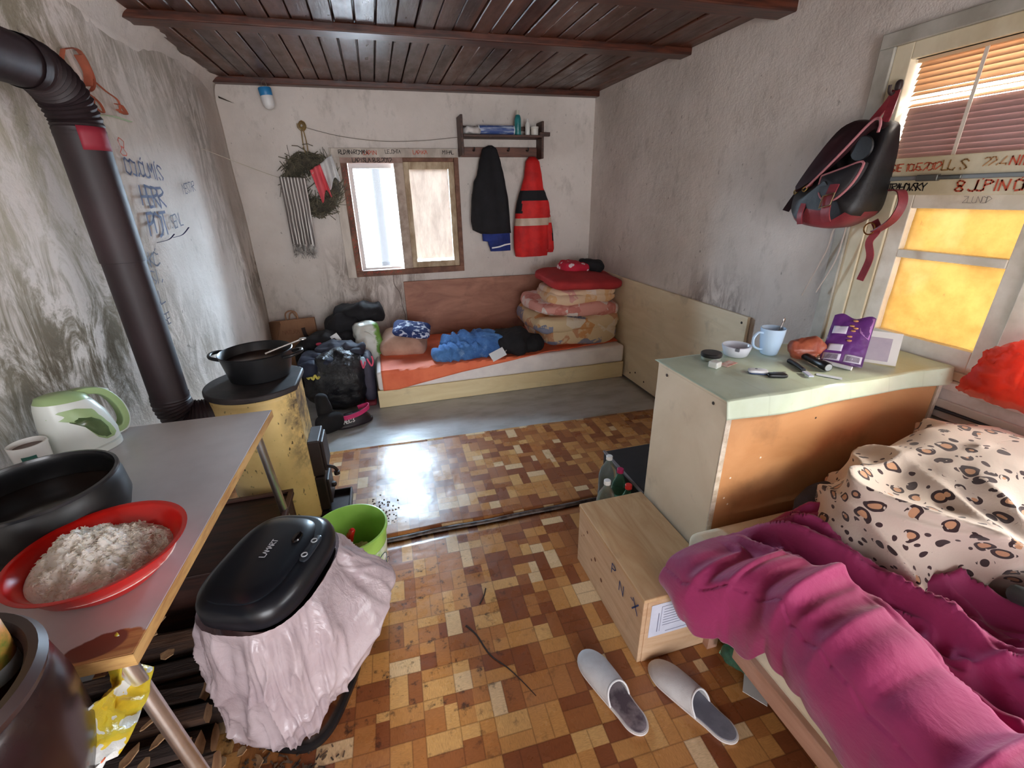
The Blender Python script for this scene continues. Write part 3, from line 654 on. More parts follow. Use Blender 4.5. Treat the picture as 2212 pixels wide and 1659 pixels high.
obj('glass', lathe([(0, 0), (.042, 0), (.046, .006), (.046, .30), (.038, .33), (.02, .352), (.018, .37), (0, .372)], JC, 32), BG, jar, auto=60)
lj = obj('label', cyl_patch(JC, .0468, R(-110), R(60), .20, .295, 14), mat((224, 226, 224), .5), jar, sol=.0006)
obj('label_print', cyl_patch(JC, .0476, R(-105), R(55), .225, .288, 14), mat((222, 150, 70), .5, (120, 130, 50), 22), lj, sol=.0004)
obj('cap', lathe([(0, 0), (.022, 0), (.022, .018), (0, .02)], (JC[0], JC[1], JC[2]+.368), 20), mat((60, 34, 24), .4), jar)
# crumpled snack packet
def packet(u, v):
    x = -.555+.05*math.sin(v*3.0)*.4; 
    y = .555+.235*v; w_ = .09*(.55+.45*math.sin(PI*min(1, v*1.1+.08)))
    z = .640+.095*u+.012*fb((u*3, v*3, 1), 2)
    return (x-.03*math.sin(PI*u)-.02*u+.025*ridge((u*2, v*2, 7), 1.4)*.6, y+.02*fb((u, v*2, 5), 2.2), z*1.0+.03*math.sin(v*7)*u)
t = NT('snack_foil'); x, y, z = t.xyz()
f = t.ns(12, None, 3); c = t.ramp(f, [(0, (228, 232, 226)), (.44, (226, 204, 66)), (.52, (236, 206, 60)), (.6, (226, 228, 224)), (.68, (206, 92, 40))], 'CONSTANT')
t.bump(t.ns(24, None, 5), .6, .01)
tag(obj('snack_packet', grid(packet, 18, 26), t.done(c, .3, 0, .6), sol=.0015), 'crumpled yellow and white snack packet beside the brown pot', 'packet')

# ------------------------------------------------------------------ firewood and crate under the table
cr = thing('crate', 'dark red-brown wooden coal crate beside the stove foot', 'crate', (-.76, 1.66, 0))
CW = mat((70, 40, 32), .55, (44, 26, 22), 5, (1, 7, 7), name='crate_wood')
obj('body', cat(box(-1.02, -.51, 1.46, 1.48, 0, .28), box(-1.02, -.51, 1.85, 1.87, 0, .28), box(-1.02, -1.0, 1.48, 1.85, 0, .28), box(-.53, -.51, 1.48, 1.85, 0, .28), box(-1.0, -.53, 1.48, 1.85, .0, .02)), CW, cr, smooth=False, bev=.003)
obj('lid', cat(box(-1.03, -.50, 1.45, 1.88, .282, .298)), CW, cr, smooth=False, bev=.004)
obj('rim_strip', cat(box(-1.03, -.50, 1.862, 1.88, .299, .312), box(-.518, -.50, 1.45, 1.861, .299, .312)), mat((92, 62, 54), .5), cr, smooth=False, bev=.002)
rnd = random.Random(11)
BARK = [mat((64, 46, 38), .9, (34, 24, 20), 9, (.6, 4, 4), bump=.7, bs=30, bd=.01), mat((50, 38, 34), .9, (90, 66, 50), 8, (.6, 4, 4), .5, .7, bump=.7, bs=26, bd=.01), mat((84, 58, 42), .85, (46, 30, 24), 7, (.5, 5, 5), bump=.5, bs=30, bd=.01)]
CUT = mat((196, 156, 116), .8, (150, 110, 78), 12)
LABW = ['nearest the table leg', 'lying under the table']
def log(cx, cy, cz, ln, r, rz, m, nside=9, split=False, seed=0):
    rr = random.Random(seed); prof = [r*rr.uniform(.82, 1.12) for _ in range(nside)]
    if split: 
        for i in range(nside//2): prof[i] *= .45
    d = V((math.cos(rz), math.sin(rz), 0)); s = V((-d.y, d.x, 0)); u = V((0, 0, 1)); rings = []
    for k in range(7):
        q = -1+k/3; c_ = V((cx, cy, cz))+d*ln/2*q+s*.008*math.sin(q*2+seed)
        rings.append([c_+(s*math.cos(2*PI*i/nside)+u*math.sin(2*PI*i/nside))*prof[i]*(1+.05*math.sin(seed+q*3+i)) for i in range(nside)])
    vf = loft(rings); n = len(vf[1])
    fm = [0]*(n-2)+[1, 1]
    return vf, fm
rows = [(0.03, [.86, .95, 1.04, 1.13, 1.22, 1.31, 1.39]), (.095, [.905, .995, 1.085, 1.175, 1.265, 1.35]), (.155, [.95, 1.04, 1.13, 1.22, 1.31])]
nlog = 0
for li, (z, ys) in enumerate(rows):
    for yy in ys:
        ln = rnd.uniform(.34, .46); cx = -.62-ln/2+rnd.uniform(-.05, .03)
        vf, fm = log(cx, yy, z+.002, ln, rnd.uniform(.036, .043), rnd.uniform(-.06, .06), None, seed=nlog, split=rnd.random() < .4)
        o = obj('firewood_log', vf, None, mats=[BARK[nlog % 3], CUT], fm=fm, smooth=False)
        tag(o, 'dark rough firewood log in the pile under the grey table', 'log', 'firewood logs under the table'); nlog += 1
for i in range(22):
    x_, y_ = rnd.uniform(-.98, -.60), rnd.uniform(.86, 1.36)
    a = rnd.random()*PI; l_, w_ = rnd.uniform(.014, .034), rnd.uniform(.010, .020)
    if i > 15: x_, y_, z_ = rnd.uniform(-.62, -.5), rnd.uniform(.80, 1.05), .006
    else: z_ = .203+rnd.uniform(0, .012)
    pts = [(l_*math.cos(q)*rnd.uniform(.7, 1.1), w_*math.sin(q)*rnd.uniform(.6, 1.1)) for q in [2*PI*k/6 for k in range(6)]]
    p3 = [(x_+p*math.cos(a)-q*math.sin(a), y_+p*math.sin(a)+q*math.cos(a)) for p, q in pts]
    vf = prism(p3, z_, z_+.004)
    vf = ([(x, y, z+(x-x_)*.35) for x, y, z in vf[0]], vf[1])
    tag(obj('wood_chip', vf, mat((206, 168, 126), .8, (150, 110, 76), 20)), 'pale split wood chip lying on the firewood heap', 'wood chip', 'pale wood chips on the firewood')
dv, df = [], []
for i in range(420):
    x_, y_ = rnd.gauss(-.46, .08), rnd.gauss(.86, .05); a = rnd.random()*PI; l_ = rnd.uniform(.003, .012)
    dv, df = cat((dv, df), obox((x_, y_, .008), (l_*math.cos(a), l_*math.sin(a), .001), (-.0018*math.sin(a), .0018*math.cos(a), 0), (0, 0, .0015)))
    if rnd.random() < .25:
        x_, y_ = rnd.gauss(-.16, .05), rnd.gauss(1.98, .06)
        dv, df = cat((dv, df), obox((x_, y_, .014), (.004*math.cos(a), .004*math.sin(a), .001), (-.0028*math.sin(a), .0028*math.cos(a), 0), (0, 0, .002)))
tag(obj('bark_crumbs', (dv, df), mat((96, 74, 56), .9, (40, 30, 24), 40), smooth=False), 'brown bark crumbs and soot scattered on the floor by the bin', 'crumbs', kind='stuff')

# ------------------------------------------------------------------ sensor bin with its bag, bucket
bn = thing('waste_bin', 'steel waste bin with black sensor lid and overhanging pinkish bag', 'bin', (-.40, 1.11, 0))
ba = R(69)
def oval(cx, cy, a, b, n=64, e=.62):
    pts = []
    for i in range(n):
        q = 2*PI*i/n; c_, s_ = math.cos(q), math.sin(q)
        x = a*math.copysign(abs(c_)**e, c_); y = b*math.copysign(abs(s_)**e, s_)
        pts.append((cx+x*math.cos(ba)-y*math.sin(ba), cy+x*math.sin(ba)+y*math.cos(ba)))
    return pts
def orings(spec, c=(-.395, 1.105)):
    return loft([[(x, y, z) for x, y in oval(c[0], c[1], a, b)] for a, b, z in spec])
obj('body', orings([(.165, .115, .02), (.168, .118, .03), (.170, .12, .50)], (-.385, 1.12)), mat((190, 172, 166), .18, (150, 130, 124), 4, metal=1), bn)
obj('base_ring', orings([(.172, .122, 0), (.176, .126, .004), (.176, .126, .022), (.168, .118, .026)], (-.385, 1.12)), mat((22, 22, 24), .4), bn)
LID = mat((22, 25, 31), .3, name='black_plastic')
ld = obj('lid', orings([(.178, .128, .520), (.186, .136, .527), (.188, .138, .560), (.182, .132, .578), (.166, .116, .591), (.158, .108, .594)], (-.398, 1.122)), LID, bn, auto=55)
obj('flap', orings([(.156, .100, .590), (.158, .102, .598), (.150, .095, .604), (.115, .075, .608), (.06, .04, .610), (.004, .003, .611)], (-.408, 1.113)), LID, ld, auto=55)
lu = V((math.cos(ba), math.sin(ba), 0)); lv = V((-math.sin(ba), math.cos(ba), 0)); LO = V((-.398, 1.120, 0))
def lp(s, n_, z): return LO+lu*s+lv*n_+V((0, 0, z))
writing('logo', 'LAMART', lp(-.030, -.010, .6115), lu, lv, .015, WHITEINK, ld, .16, .1, 1.15)
obj('sensor_panel', orings([(.05, .014, .592), (.05, .014, .597), (.046, .011, .599)], (lp(.03, -.106, 0).x, lp(.03, -.106, 0).y)), mat((44, 50, 58), .3), ld)
for s in (-.0, .055): obj('button', lathe([(.006, 0), (.009, 0), (.009, .002), (.006, .002), (.006, 0)], lp(s, -.104, .5992), 16, cap=(False, False)), mat((190, 194, 198), .4), ld)
obj('sensor_eye', lathe([(0, 0), (.014, 0), (.012, .004), (0, .005)], lp(.055, -.055, .6085), 20, sx=1.6, sy=.9, rot=ba), mat((8, 8, 10), .1), ld)
# bag skirt
def sst0(a, b, x):
    t = min(1, max(0, (x-a)/(b-a))); return t*t*(3-2*t)
def skirt(u, v):
    a = 2*PI*u; ax, bx = .180, .132
    e = .7
    c_, s_ = math.cos(a), math.sin(a)
    px_, py_ = math.copysign(abs(c_)**e, c_), math.copysign(abs(s_)**e, s_)
    w_ = (1 - math.exp(-v*4))
    d = V((px_*ax*math.cos(ba)-py_*bx*math.sin(ba), px_*ax*math.sin(ba)+py_*bx*math.cos(ba), 0))
    out = d.normalized()
    right = max(0, out.dot(V((.93, .2, 0)).normalized()))
    left = max(0, out.dot(V((-.5, -.85, 0)).normalized()))
    L = .41+.03*left+.025*math.sin(a*2+.6)-.14*right**2
    # the loose mouth is gathered under the rim, so pleats fan out downwards
    aw = a+.16*noise.noise(V((c_*2, s_*2, v*.8)))
    tri = lambda q: abs((q/PI) % 2-1)*2-1
    ple = (tri(aw*11)*.65+math.sin(aw*19+1.3)*.2)*(.022*math.exp(-v*1.3)+.001)*sst0(0, .12, v)
    bulge = .020+.035*w_*(.4+.5*noise.noise(V((c_*1.7, s_*1.7, v*1.3)))) + right**1.6*.115*max(0, math.sin(PI*min(1, v)**1.7))**.8
    p0 = V((c_*1.0, s_*1.0, v*.9))
    fold = .020*w_*(ridge(p0+V((.35*noise.noise(p0*3), .3*noise.noise(p0*2.1), 0)), 1.7)**3-.25)+.014*w_*ridge((c_*1.5+v*.25, s_*1.5, v*.5), 4.4)**3+.002*fb((c_*2.0, s_*2.0, v*3), 6, 2)
    r_ = ple+bulge+fold
    z = .528-L*v+.008*math.sin(a*9)*v
    sag = .02*right*math.sin(v*PI)
    tuck = -.02*max(0, (v-.9)/.1)
    q = LO+d+out*(r_+tuck)+V((0, 0, z-sag))
    q.z = max(q.z, .02)
    return tuple(q)
t = NT('pinkish_bag'); 
c = t.mix(t.rg(t.ns(6, None, 4), .35, .7), (206, 190, 194), (190, 172, 178))
t.bump(t.ma('ADD', t.ns(11, None, 4, .6, 1.8), t.ma('MULTIPLY', t.ns(45, t.mp((1, 1, .5)), 3, .6, 1), .2)), .5, .010)
tl = t.n('BsdfTranslucent', {0: c}); mx = t.n('MixShader', {0: .22}); t.done(c, .22, 0, .6)
t.t.links.new(t.b.outputs[0], mx.inputs[1]); t.t.links.new(tl.outputs[0], mx.inputs[2]); t.t.links.new(mx.outputs[0], t.out.inputs[0])
BAGM = t.m
bgo = obj('bin_bag', grid(skirt, 320, 90), BAGM, bn, auto=180)
obj('bag_knot', blob((-.205, 1.150, .315), (.04, .04, .045), .9, .012, 14, .4, 26, folds=.006), BAGM, bn, auto=180)

bk = thing('bucket', 'lime green plastic bucket of rubbish beside the pinkish bin bag', 'bucket', (-.25, 1.56, .012))
UC = (-.25, 1.555, .013)
t = NT('lime_plastic'); GRN = t.done(t.mix(t.rg(t.ns(4, None, 5), .42, .66), (176, 226, 112), (154, 208, 92)), .35, 0, .5, Subsurface_Weight=.1, Subsurface_Radius=(.02, .03, .01))
obj('body', lathe([(0, 0), (.108, 0), (.112, .004), (.140, .270), (.146, .272), (.146, .284), (.139, .286), (.136, .272), (.109, .010), (0, .008)], UC, 56), GRN, bk, auto=50)
def clb(a0, a1, z0, z1, off, n=10): return grid(lambda u, v: (UC[0]+(.112+.028*(z0+(z1-z0)*v)/.27+off)*math.cos(a0+(a1-a0)*u), UC[1]+(.112+.028*(z0+(z1-z0)*v)/.27+off)*math.sin(a0+(a1-a0)*u), UC[2]+z0+(z1-z0)*v), n, 4)
t = NT('bucket_label'); c = t.mix(t.rg(t.ns(10, t.mp((1, 1, .5)), 5), .45, .55), (226, 232, 214), (150, 190, 110))
lbk = obj('label', clb(R(-80), R(30), .05, .21, .0012, 18), t.done(c, .4), bk, sol=.0006)
obj('label_logo', ([(UC[0]+(.112+.028*z/.27+.0022)*math.cos(R(-32+a)), UC[1]+(.112+.028*z/.27+.0022)*math.sin(R(-32+a)), UC[2]+z) for a, z in [(18*math.cos(q), .125+.05*math.sin(q)) for q in [2*PI*k/28 for k in range(28)]]], [tuple(range(28))]), mat((238, 242, 240), .4), lbk)
obj('logo_outline', tube([(UC[0]+(.112+.028*z/.27+.003)*math.cos(R(-32+a)), UC[1]+(.112+.028*z/.27+.003)*math.sin(R(-32+a)), UC[2]+z) for a, z in [(18*math.cos(q), .125+.05*math.sin(q)) for q in [2*PI*k/40 for k in range(41)]]], .0015, 6), mat((60, 90, 110), .4), lbk)
lwd = V((math.cos(R(58)), math.sin(R(58)), 0))
writing('label_script', 'SAVO', V((UC[0], UC[1], UC[2]+.112))+V((math.cos(R(-32)), math.sin(R(-32)), 0))*.1295-lwd*.030, lwd, V((.1, -.06, 1)), .026, mat((40, 50, 80), .5), lbk, .13, .25, 1.0)
tag(obj('chili_wrapper', blob((-.262, 1.57, .225), (.014, .016, .065), .7, .008, 20, .5, 14, tilt=(R(22), R(14))), mat((196, 28, 26), .25)), 'shiny red wrapper standing up in the lime green bucket', 'wrapper')
bt = thing('crushed_bottle', 'crushed clear green plastic bottle in the lime bucket', 'bottle', (-.31, 1.60, .12))
PETG = NT('green_pet'); PETG = PETG.done((176, 214, 180), .08, 0, .5, Transmission_Weight=.7, IOR=1.3)
obj('body', blob((-.318, 1.59, .16), (.035, .04, .06), .8, .02, 16, .3, 18), PETG, bt)
obj('cap', lathe([(0, 0), (.014, 0), (.014, .014), (0, .015)], (-.318, 1.585, .222), 16), mat((60, 110, 60), .4), bt)
pk = thing('paper_packet', 'crumpled pale packet with black print in the green bucket', 'packet', (-.20, 1.53, .09))
obj('paper', blob((-.215, 1.53, .15), (.045, .05, .055), .7, .02, 18, .6, 22, folds=.008), mat((206, 196, 150), .5, (120, 110, 60), 14), pk)
obj('rubbish', lathe([(0, .06), (.11, .05)], UC, 30, cap=(False, False)), mat((96, 110, 60), .6, (60, 60, 40), 16), bk)
writing('print', 'SVEZA', (-.255, 1.487, .155), (.6, .35, .3), (-.3, .3, .9), .024, INKK, pk, .2, .2, 1.0)
# ------------------------------------------------------------------ things on the back wall
OLDW = mat((86, 58, 46), .55, (58, 38, 32), 6, (1, 8, 8), name='rack_wood')
sh = thing('coat_rack', 'brown wooden coat rack with shelf above the hanging jackets', 'coat rack', (1.1, 4.12, 1.80))
obj('side_board', box(.735, .755, 4.02, 4.198, 1.80, 2.09), OLDW, sh, smooth=False, bev=.004)
obj('side_board', cat(box(1.425, 1.445, 4.05, 4.198, 1.78, 2.06)), OLDW, sh, smooth=False, bev=.004)
obj('shelf', box(.755, 1.425, 4.02, 4.198, 1.935, 1.953), OLDW, sh, smooth=False, bev=.003)
obj('hook_board', box(.755, 1.425, 4.178, 4.198, 1.80, 1.875), mat((112, 70, 54), .55, (84, 52, 40), 6, (1, 8, 8)), sh, smooth=False, bev=.003)
obj('rail', cat(box(.755, 1.425, 4.17, 4.195, 2.0, 2.03), box(1.40, 1.49, 4.02, 4.05, 1.945, 1.975)), OLDW, sh, smooth=False, bev=.003)
for x_ in (.86, 1.0, 1.16, 1.33): obj('hook', tube([(x_, 4.18, 1.85), (x_, 4.13, 1.845), (x_, 4.12, 1.87)], .006, 8, 4), IRON, sh)
def bottle(name, label, c, prof, m, capm, caph, capr, sx=1, seg=28):
    g = thing(name, label, 'bottle', c)
    obj('body', lathe(prof, c, seg, 1, sx), m, g, auto=50)
    top = prof[-1][1]
    obj('cap', lathe([(0, 0), (capr, 0), (capr, caph*.9), (capr*.9, caph), (0, caph)], (c[0], c[1], c[2]+top), 20), capm, g)
    return g
tg = thing('paper_roll', 'blue and white wrapped roll lying on the coat rack shelf', 'roll', (1.02, 4.10, 1.954))
obj('wrapper', tube([(.90, 4.10, 1.992), (1.19, 4.10, 1.992)], .037, 24), mat((70, 92, 150), .3, (186, 198, 220), 5, (1, 1, 9), .5, .6), tg)
obj('end_disc', cat(tube([(.890, 4.10, 1.992), (.90, 4.10, 1.992)], .036, 24), tube([(1.19, 4.10, 1.992), (1.197, 4.10, 1.992)], .036, 24)), mat((226, 230, 232), .6), tg)
tag(obj('folded_cloth', blob((.84, 4.09, 1.986), (.07, .055, .030), .7, .012, 16, 0, 18, True, folds=.006), mat((226, 222, 220), .8, (196, 190, 186), 12)), 'white crumpled cloth at left end of the coat rack shelf', 'cloth')
bottle('bottle', 'teal toiletry bottle with pale cap on the coat rack shelf', (1.225, 4.08, 1.954), [(0, 0), (.024, 0), (.027, .006), (.027, .12), (.02, .145), (.012, .15)], mat((34, 108, 112), .3, (52, 140, 140), 20), mat((200, 196, 180), .4), .03, .013)
bottle('bottle', 'slim white bottle beside the teal one on the shelf', (1.31, 4.08, 1.954), [(0, 0), (.018, 0), (.02, .004), (.02, .08), (.012, .095), (.009, .10)], mat((224, 222, 216), .35), mat((210, 208, 204), .4), .022, .01)
tag(obj('jar', lathe([(0, 0), (.03, 0), (.032, .004), (.032, .05), (.034, .052), (.034, .066), (0, .068)], (1.375, 4.09, 1.954), 28), mat((216, 212, 202), .4)), 'small white jar at right end of the coat rack shelf', 'jar')

def garment(zs, y0=4.165, seg=44, fold=.008, fs=3.2, seed=0, e=.75):
    """zs: list of (z, xl, xr, depth): hanging cloth between the wall plane y0 and the room"""
    rings = []
    zz = [q[0] for q in zs]; n = 40
    def ev(z):
        for a, b in zip(zs, zs[1:]):
            if a[0] >= z >= b[0]:
                t = (a[0]-z)/(a[0]-b[0]); t = t*t*(3-2*t)*.5+t*.5
                return [a[i]+(b[i]-a[i])*t for i in (1, 2, 3)]
        return zs[-1][1:]
    for k in range(n+1):
        z = zs[0][0]+(zs[-1][0]-zs[0][0])*k/n; xl, xr, d = ev(z); ring = []
        for i in range(seg):
            a = 2*PI*i/seg; c_, s_ = math.cos(a), math.sin(a)
            x = (xl+xr)/2+(xr-xl)/2*math.copysign(abs(c_)**e, c_)
            y = y0-d/2-d/2*math.copysign(abs(s_)**e, s_)*1
            if s_ > 0: y -= fold*(math.sin(x*48+seed+z*3)+1.2*ridge((x*2.0, z*1.4, seed), fs))*min(1, d*12); 
            x += fold*.7*noise.noise(V((z*5, i*.2, seed)))
            ring.append((x, min(y, 4.192), z+.006*noise.noise(V((x*14, seed, 1)))*(k == n)))
        rings.append(ring)
    return loft(rings)
def split(vf, test):
    """faces of vf divided by test(centre) into parts, keeping each part's own vertices"""
    vs, fs = vf; out = {}
    for f in fs:
        c = V((0, 0, 0))
        for i in f: c += V(vs[i])
        out.setdefault(test(c/len(f)), []).append(f)
    res = {}
    for k, ff in out.items():
        mp = {}; v2 = []; f2 = []
        for f in ff:
            for i in f:
                if i not in mp: mp[i] = len(v2); v2.append(vs[i])
            f2.append(tuple(mp[i] for i in f))
        res[k] = (v2, f2)
    return res
BLKC = mat((24, 23, 28), .85, (16, 15, 19), 8, bump=.4, bs=60, name='black_cloth')
dj = thing('jacket', 'black jacket hanging from the left hook of the coat rack', 'jacket', (.98, 4.12, 1.1))
obj('body', garment([(1.885, .985, 1.02, .03), (1.86, .93, 1.055, .06), (1.74, .89, 1.08, .085), (1.66, .87, 1.10, .095), (1.60, .835, 1.11, .11), (1.45, .81, 1.135, .12), (1.30, .795, 1.15, .12), (1.22, .81, 1.155, .11), (1.185, .88, 1.16, .10)], fold=.007, seed=1), BLKC, dj, auto=60)
BLUC = mat((34, 54, 130), .8, (24, 40, 104), 8, bump=.3)
bs_ = thing('shorts', 'dark blue garment with white stripe showing below the black jacket', 'garment', (1.03, 4.14, 1.10))
obj('body', garment([(1.26, .90, 1.15, .05), (1.20, .90, 1.155, .07), (1.12, .905, 1.16, .07), (1.115, .95, 1.16, .07), (1.03, .97, 1.16, .06)], 4.172, fold=.006, seed=4), BLUC, bs_, auto=60)
obj('stripe', strap([(.975, 4.098, 1.062), (1.04, 4.092, 1.07), (1.10, 4.096, 1.085), (1.155, 4.11, 1.09)], (0, 0, 1), .012, .004), WHITEINK, bs_)
rj = thing('safety_jacket', 'red and black work jacket with pale reflective band on coat rack', 'jacket', (1.36, 4.11, .98))
REDC = mat((214, 30, 28), .7, (180, 20, 22), 7, bump=.35, bs=40, name='red_cloth')
vf = garment([(1.80, 1.34, 1.40, .04), (1.76, 1.305, 1.43, .08), (1.65, 1.29, 1.445, .10), (1.56, 1.265, 1.455, .11), (1.50, 1.24, 1.48, .12), (1.42, 1.215, 1.51, .13), (1.35, 1.20, 1.52, .13), (1.2, 1.185, 1.50, .13), (1.05, 1.185, 1.51, .13), (.975, 1.20, 1.50, .12)], fold=.005, seed=7, seg=64)
def zone(c):
    if c.z > 1.535: return 'hood'
    if c.z > 1.455+.10*abs(c.x-1.36)*0-.35*(c.x < 1.245)*.3: return 'yoke'
    if 1.235 < c.z < 1.305: return 'reflective_band'
    return 'body'
pr = split(vf, zone)
for k, m_ in (('hood', REDC), ('yoke', BLKC), ('body', REDC), ('reflective_band', mat((206, 184, 164), .5, (190, 166, 146), 9))):
    obj(k, pr[k], m_, rj, auto=60)
sv = garment([(1.40, 1.44, 1.515, .06), (1.30, 1.475, 1.545, .08), (1.15, 1.49, 1.565, .09), (1.03, 1.50, 1.575, .09), (1.0, 1.51, 1.57, .08)], 4.175, 30, .004, seed=9)
ps = split(sv, lambda c: 'sleeve_band' if 1.255 < c.z < 1.305 else ('sleeve_panel' if c.x > 1.545 and 1.1 < c.z < 1.25 else 'sleeve'))
sl = obj('sleeve', ps['sleeve'], REDC, rj, auto=60)
for k, m_ in (('sleeve_band', mat((206, 184, 164), .5, (190, 166, 146), 9)), ('sleeve_panel', BLKC)):
    if k in ps: obj(k, ps[k], m_, sl, auto=60)
obj('piping', tube([(1.475, 4.068, 1.22), (1.485, 4.06, 1.10), (1.488, 4.06, 1.02)], .003, 6, 4), mat((216, 170, 110), .6), rj)

# camping lamp under the ceiling
lm = thing('hanging_lamp', 'small blue and white lamp bulb hanging under the ceiling', 'lamp', (-.63, 4.09, 2.10))
d0 = V((.10, 0, -1)).normalized()
def lax(prof, c, ax, seg=28):
    ax = V(ax).normalized(); s = ax.orthogonal().normalized(); t_ = ax.cross(s)
    return loft([[V(c)+ax*z+(s*math.cos(2*PI*i/seg)+t_*math.sin(2*PI*i/seg))*r for i in range(seg)] for r, z in prof])
obj('cap', lax([(.002, 0), (.040, .0), (.044, .006), (.042, .045), (.040, .05), (.002, .05)], (-.645, 4.09, 2.232), d0), mat((42, 128, 186), .4), lm)
obj('shade', lax([(.002, .05), (.039, .05), (.041, .07), (.039, .10), (.030, .122), (.014, .132), (.001, .134)], (-.645, 4.09, 2.232), d0), mat((232, 232, 232), .35, Subsurface_Weight=.2, Subsurface_Radius=(.02, .02, .02)), lm)
obj('wire', cat(tube([(-.665, 4.09, 2.232), (-.655, 4.10, 2.27), (-.64, 4.115, 2.285)], .002, 6, 3), tube([(-.625, 4.09, 2.232), (-.632, 4.10, 2.27), (-.64, 4.115, 2.285)], .002, 6, 3)), mat((120, 110, 96), .5), lm)

# wreath with raffia, clotheslines, scarf and flag
wr_ = thing('wreath', 'dried twig wreath hanging by raffia cord left of the window', 'wreath', (-.44, 4.15, 1.40))
WCc = V((-.44, 4.14, 1.60)); rnd = random.Random(21); wv, wf_ = [], []
for i in range(1300):
    a = rnd.random()*2*PI; r0 = .150+rnd.gauss(0, .034); a2 = a+rnd.uniform(.18, .5); r1 = .150+rnd.gauss(0, .044)
    y0_, y1_ = rnd.uniform(-.042, .035), rnd.uniform(-.05, .035)
    p = [WCc+V((math.cos(a)*r0, y0_, math.sin(a)*r0*1.12)), WCc+V((math.cos((a+a2)/2)*(r0+r1)/2*1.03, (y0_+y1_)/2, math.sin((a+a2)/2)*(r0+r1)/2*1.15)), WCc+V((math.cos(a2)*r1, y1_, math.sin(a2)*r1*1.12))]
    for q in p: q.y = min(q.y, 4.19)
    a_, b_ = tube(p, rnd.uniform(.0016, .0032), 4); n0 = len(wv); wv += a_; wf_ += [tuple(k+n0 for k in f) for f in b_]
obj('twigs', (wv, wf_), mat((112, 106, 86), .9, (70, 66, 54), 20), wr_, smooth=False)
core = []
for k in range(48):
    a = 2*PI*k/48; core.append([WCc+V(((.150+.05*math.cos(q))*math.cos(a), .034*math.sin(q), (.150+.05*math.cos(q))*math.sin(a)*1.12)) for q in [2*PI*j/10 for j in range(10)]])
core.append(core[0])
obj('core', loft(core, (False, False)), mat((84, 78, 64), .95, (54, 50, 42), 30, bump=1, bs=90), wr_)
RAF = mat((158, 132, 84), .8, (120, 96, 58), 20)
obj('raffia_cord', cat(tube([(-.455, 4.17, 2.0), (-.458, 4.14, 1.88), (-.445, 4.13, 1.76)], .004, 6, 4), tube([(-.445, 4.17, 2.0), (-.432, 4.14, 1.88), (-.435, 4.13, 1.76)], .004, 6, 4)), RAF, wr_)
kv, kf = [], []
for i in range(46):
    a = rnd.random()*2*PI; r0 = rnd.uniform(.01, .032); p = [V((-.45+r0*math.cos(a+k*.8), 4.17+rnd.uniform(-.02, .015), 2.01+r0*1.1*math.sin(a+k*.8))) for k in range(4)]
    kv, kf = cat((kv, kf), tube(p, .0022, 4, 2))
obj('raffia_knot', (kv, kf), RAF, wr_)
CORD = mat((196, 188, 172), .8)
tag(obj('clothesline', tube([(-.985, 3.55, 1.80), (-.66, 4.08, 1.652), (-.47, 4.075, 1.645), (-.40, 4.08, 1.70), (-.29, 4.14, 1.80), (-.27, 4.165, 1.86)], .0025, 6, 6), CORD), 'pale clothesline from the left wall to the window corner', 'cord')
tag(obj('string', tube([(-.43, 4.18, 2.0), (-.2, 4.17, 1.945), (.1, 4.165, 1.912), (.4, 4.165, 1.915), (.735, 4.17, 1.945)], .002, 6, 6), mat((120, 110, 100), .8)), 'thin sagging string between the raffia knot and the coat rack', 'cord')
scf = thing('scarf', 'grey and white striped fringed scarf hanging on the clothesline', 'scarf', (-.565, 4.08, 1.08))
t = NT('striped_cloth'); x, y, z = t.xyz()
wvx = t.ma('FRACT', t.ma('MULTIPLY', t.ma('ADD', x, t.ma('MULTIPLY', t.ns(4, None, 2), .014)), 44))
st1 = t.ma('GREATER_THAN', wvx, .62); c = t.mix(st1, (112, 104, 100), (226, 222, 216)); c = t.mix(t.rg(t.ns(30, t.mp((1, 1, .12)), 4), .5, .7, 0, .5), c, (70, 64, 62)); SCM = t.done(c, .9)
def scarf(u, v):
    s = u-.5; wd = .165-.015*v
    x = -.566+s*(wd+.02)-.012*v; y = 4.065+.012*math.sin(u*26+v*1.5)*(.3+v)+.004*noise.noise(V((u*6, v*5, 0)))
    return (x, min(y, 4.18), 1.652-.50*v-.012*s)
obj('cloth', grid(scarf, 60, 30), SCM, scf, sol=.002)
obj('back_fold', grid(lambda u, v: (-.582+(u-.5)*.15, 4.093+.006*math.sin(u*20), 1.652-.54*v), 24, 10), mat((120, 112, 108), .9), scf, sol=.002)
fv, ff = [], []
for i in range(64):
    u = (i+.5)/64; p = V(scarf(u, 1)); L = rnd.uniform(.055, .10)
    fv, ff = cat((fv, ff), tube([p+V((0, 0, .015)), p+V((rnd.gauss(0, .008), rnd.gauss(-.004, .006), -L*.5)), p+V((rnd.gauss(0, .012), rnd.gauss(-.003, .008), -L))], .0022, 4))
obj('fringe', (fv, ff), mat((198, 192, 186), .9, (110, 104, 100), 30), scf)
FR, FWm = mat((226, 96, 104), .75, (208, 74, 86), 6), mat((222, 222, 220), .75, (196, 196, 196), 8)
def flag(u, v, k):
    if k == 'r': a, b = V((-.435, 4.06, 1.70)), V((-.355, 4.065, 1.745)); L = .20
    else: a, b = V((-.355, 4.065, 1.745)), V((-.265, 4.09, 1.81)); L = .16
    p = a+(b-a)*u; drop = L*(1+.18*math.sin(u*7+1))*v
    return (p.x+.05*v*(1 if k == 'r' else .8), p.y+.016*math.sin(u*9+v*2), p.z-drop)
fl = thing('pennant', 'small red and white cloth pennant on the clothesline over the wreath', 'flag', (-.36, 4.08, 1.48))
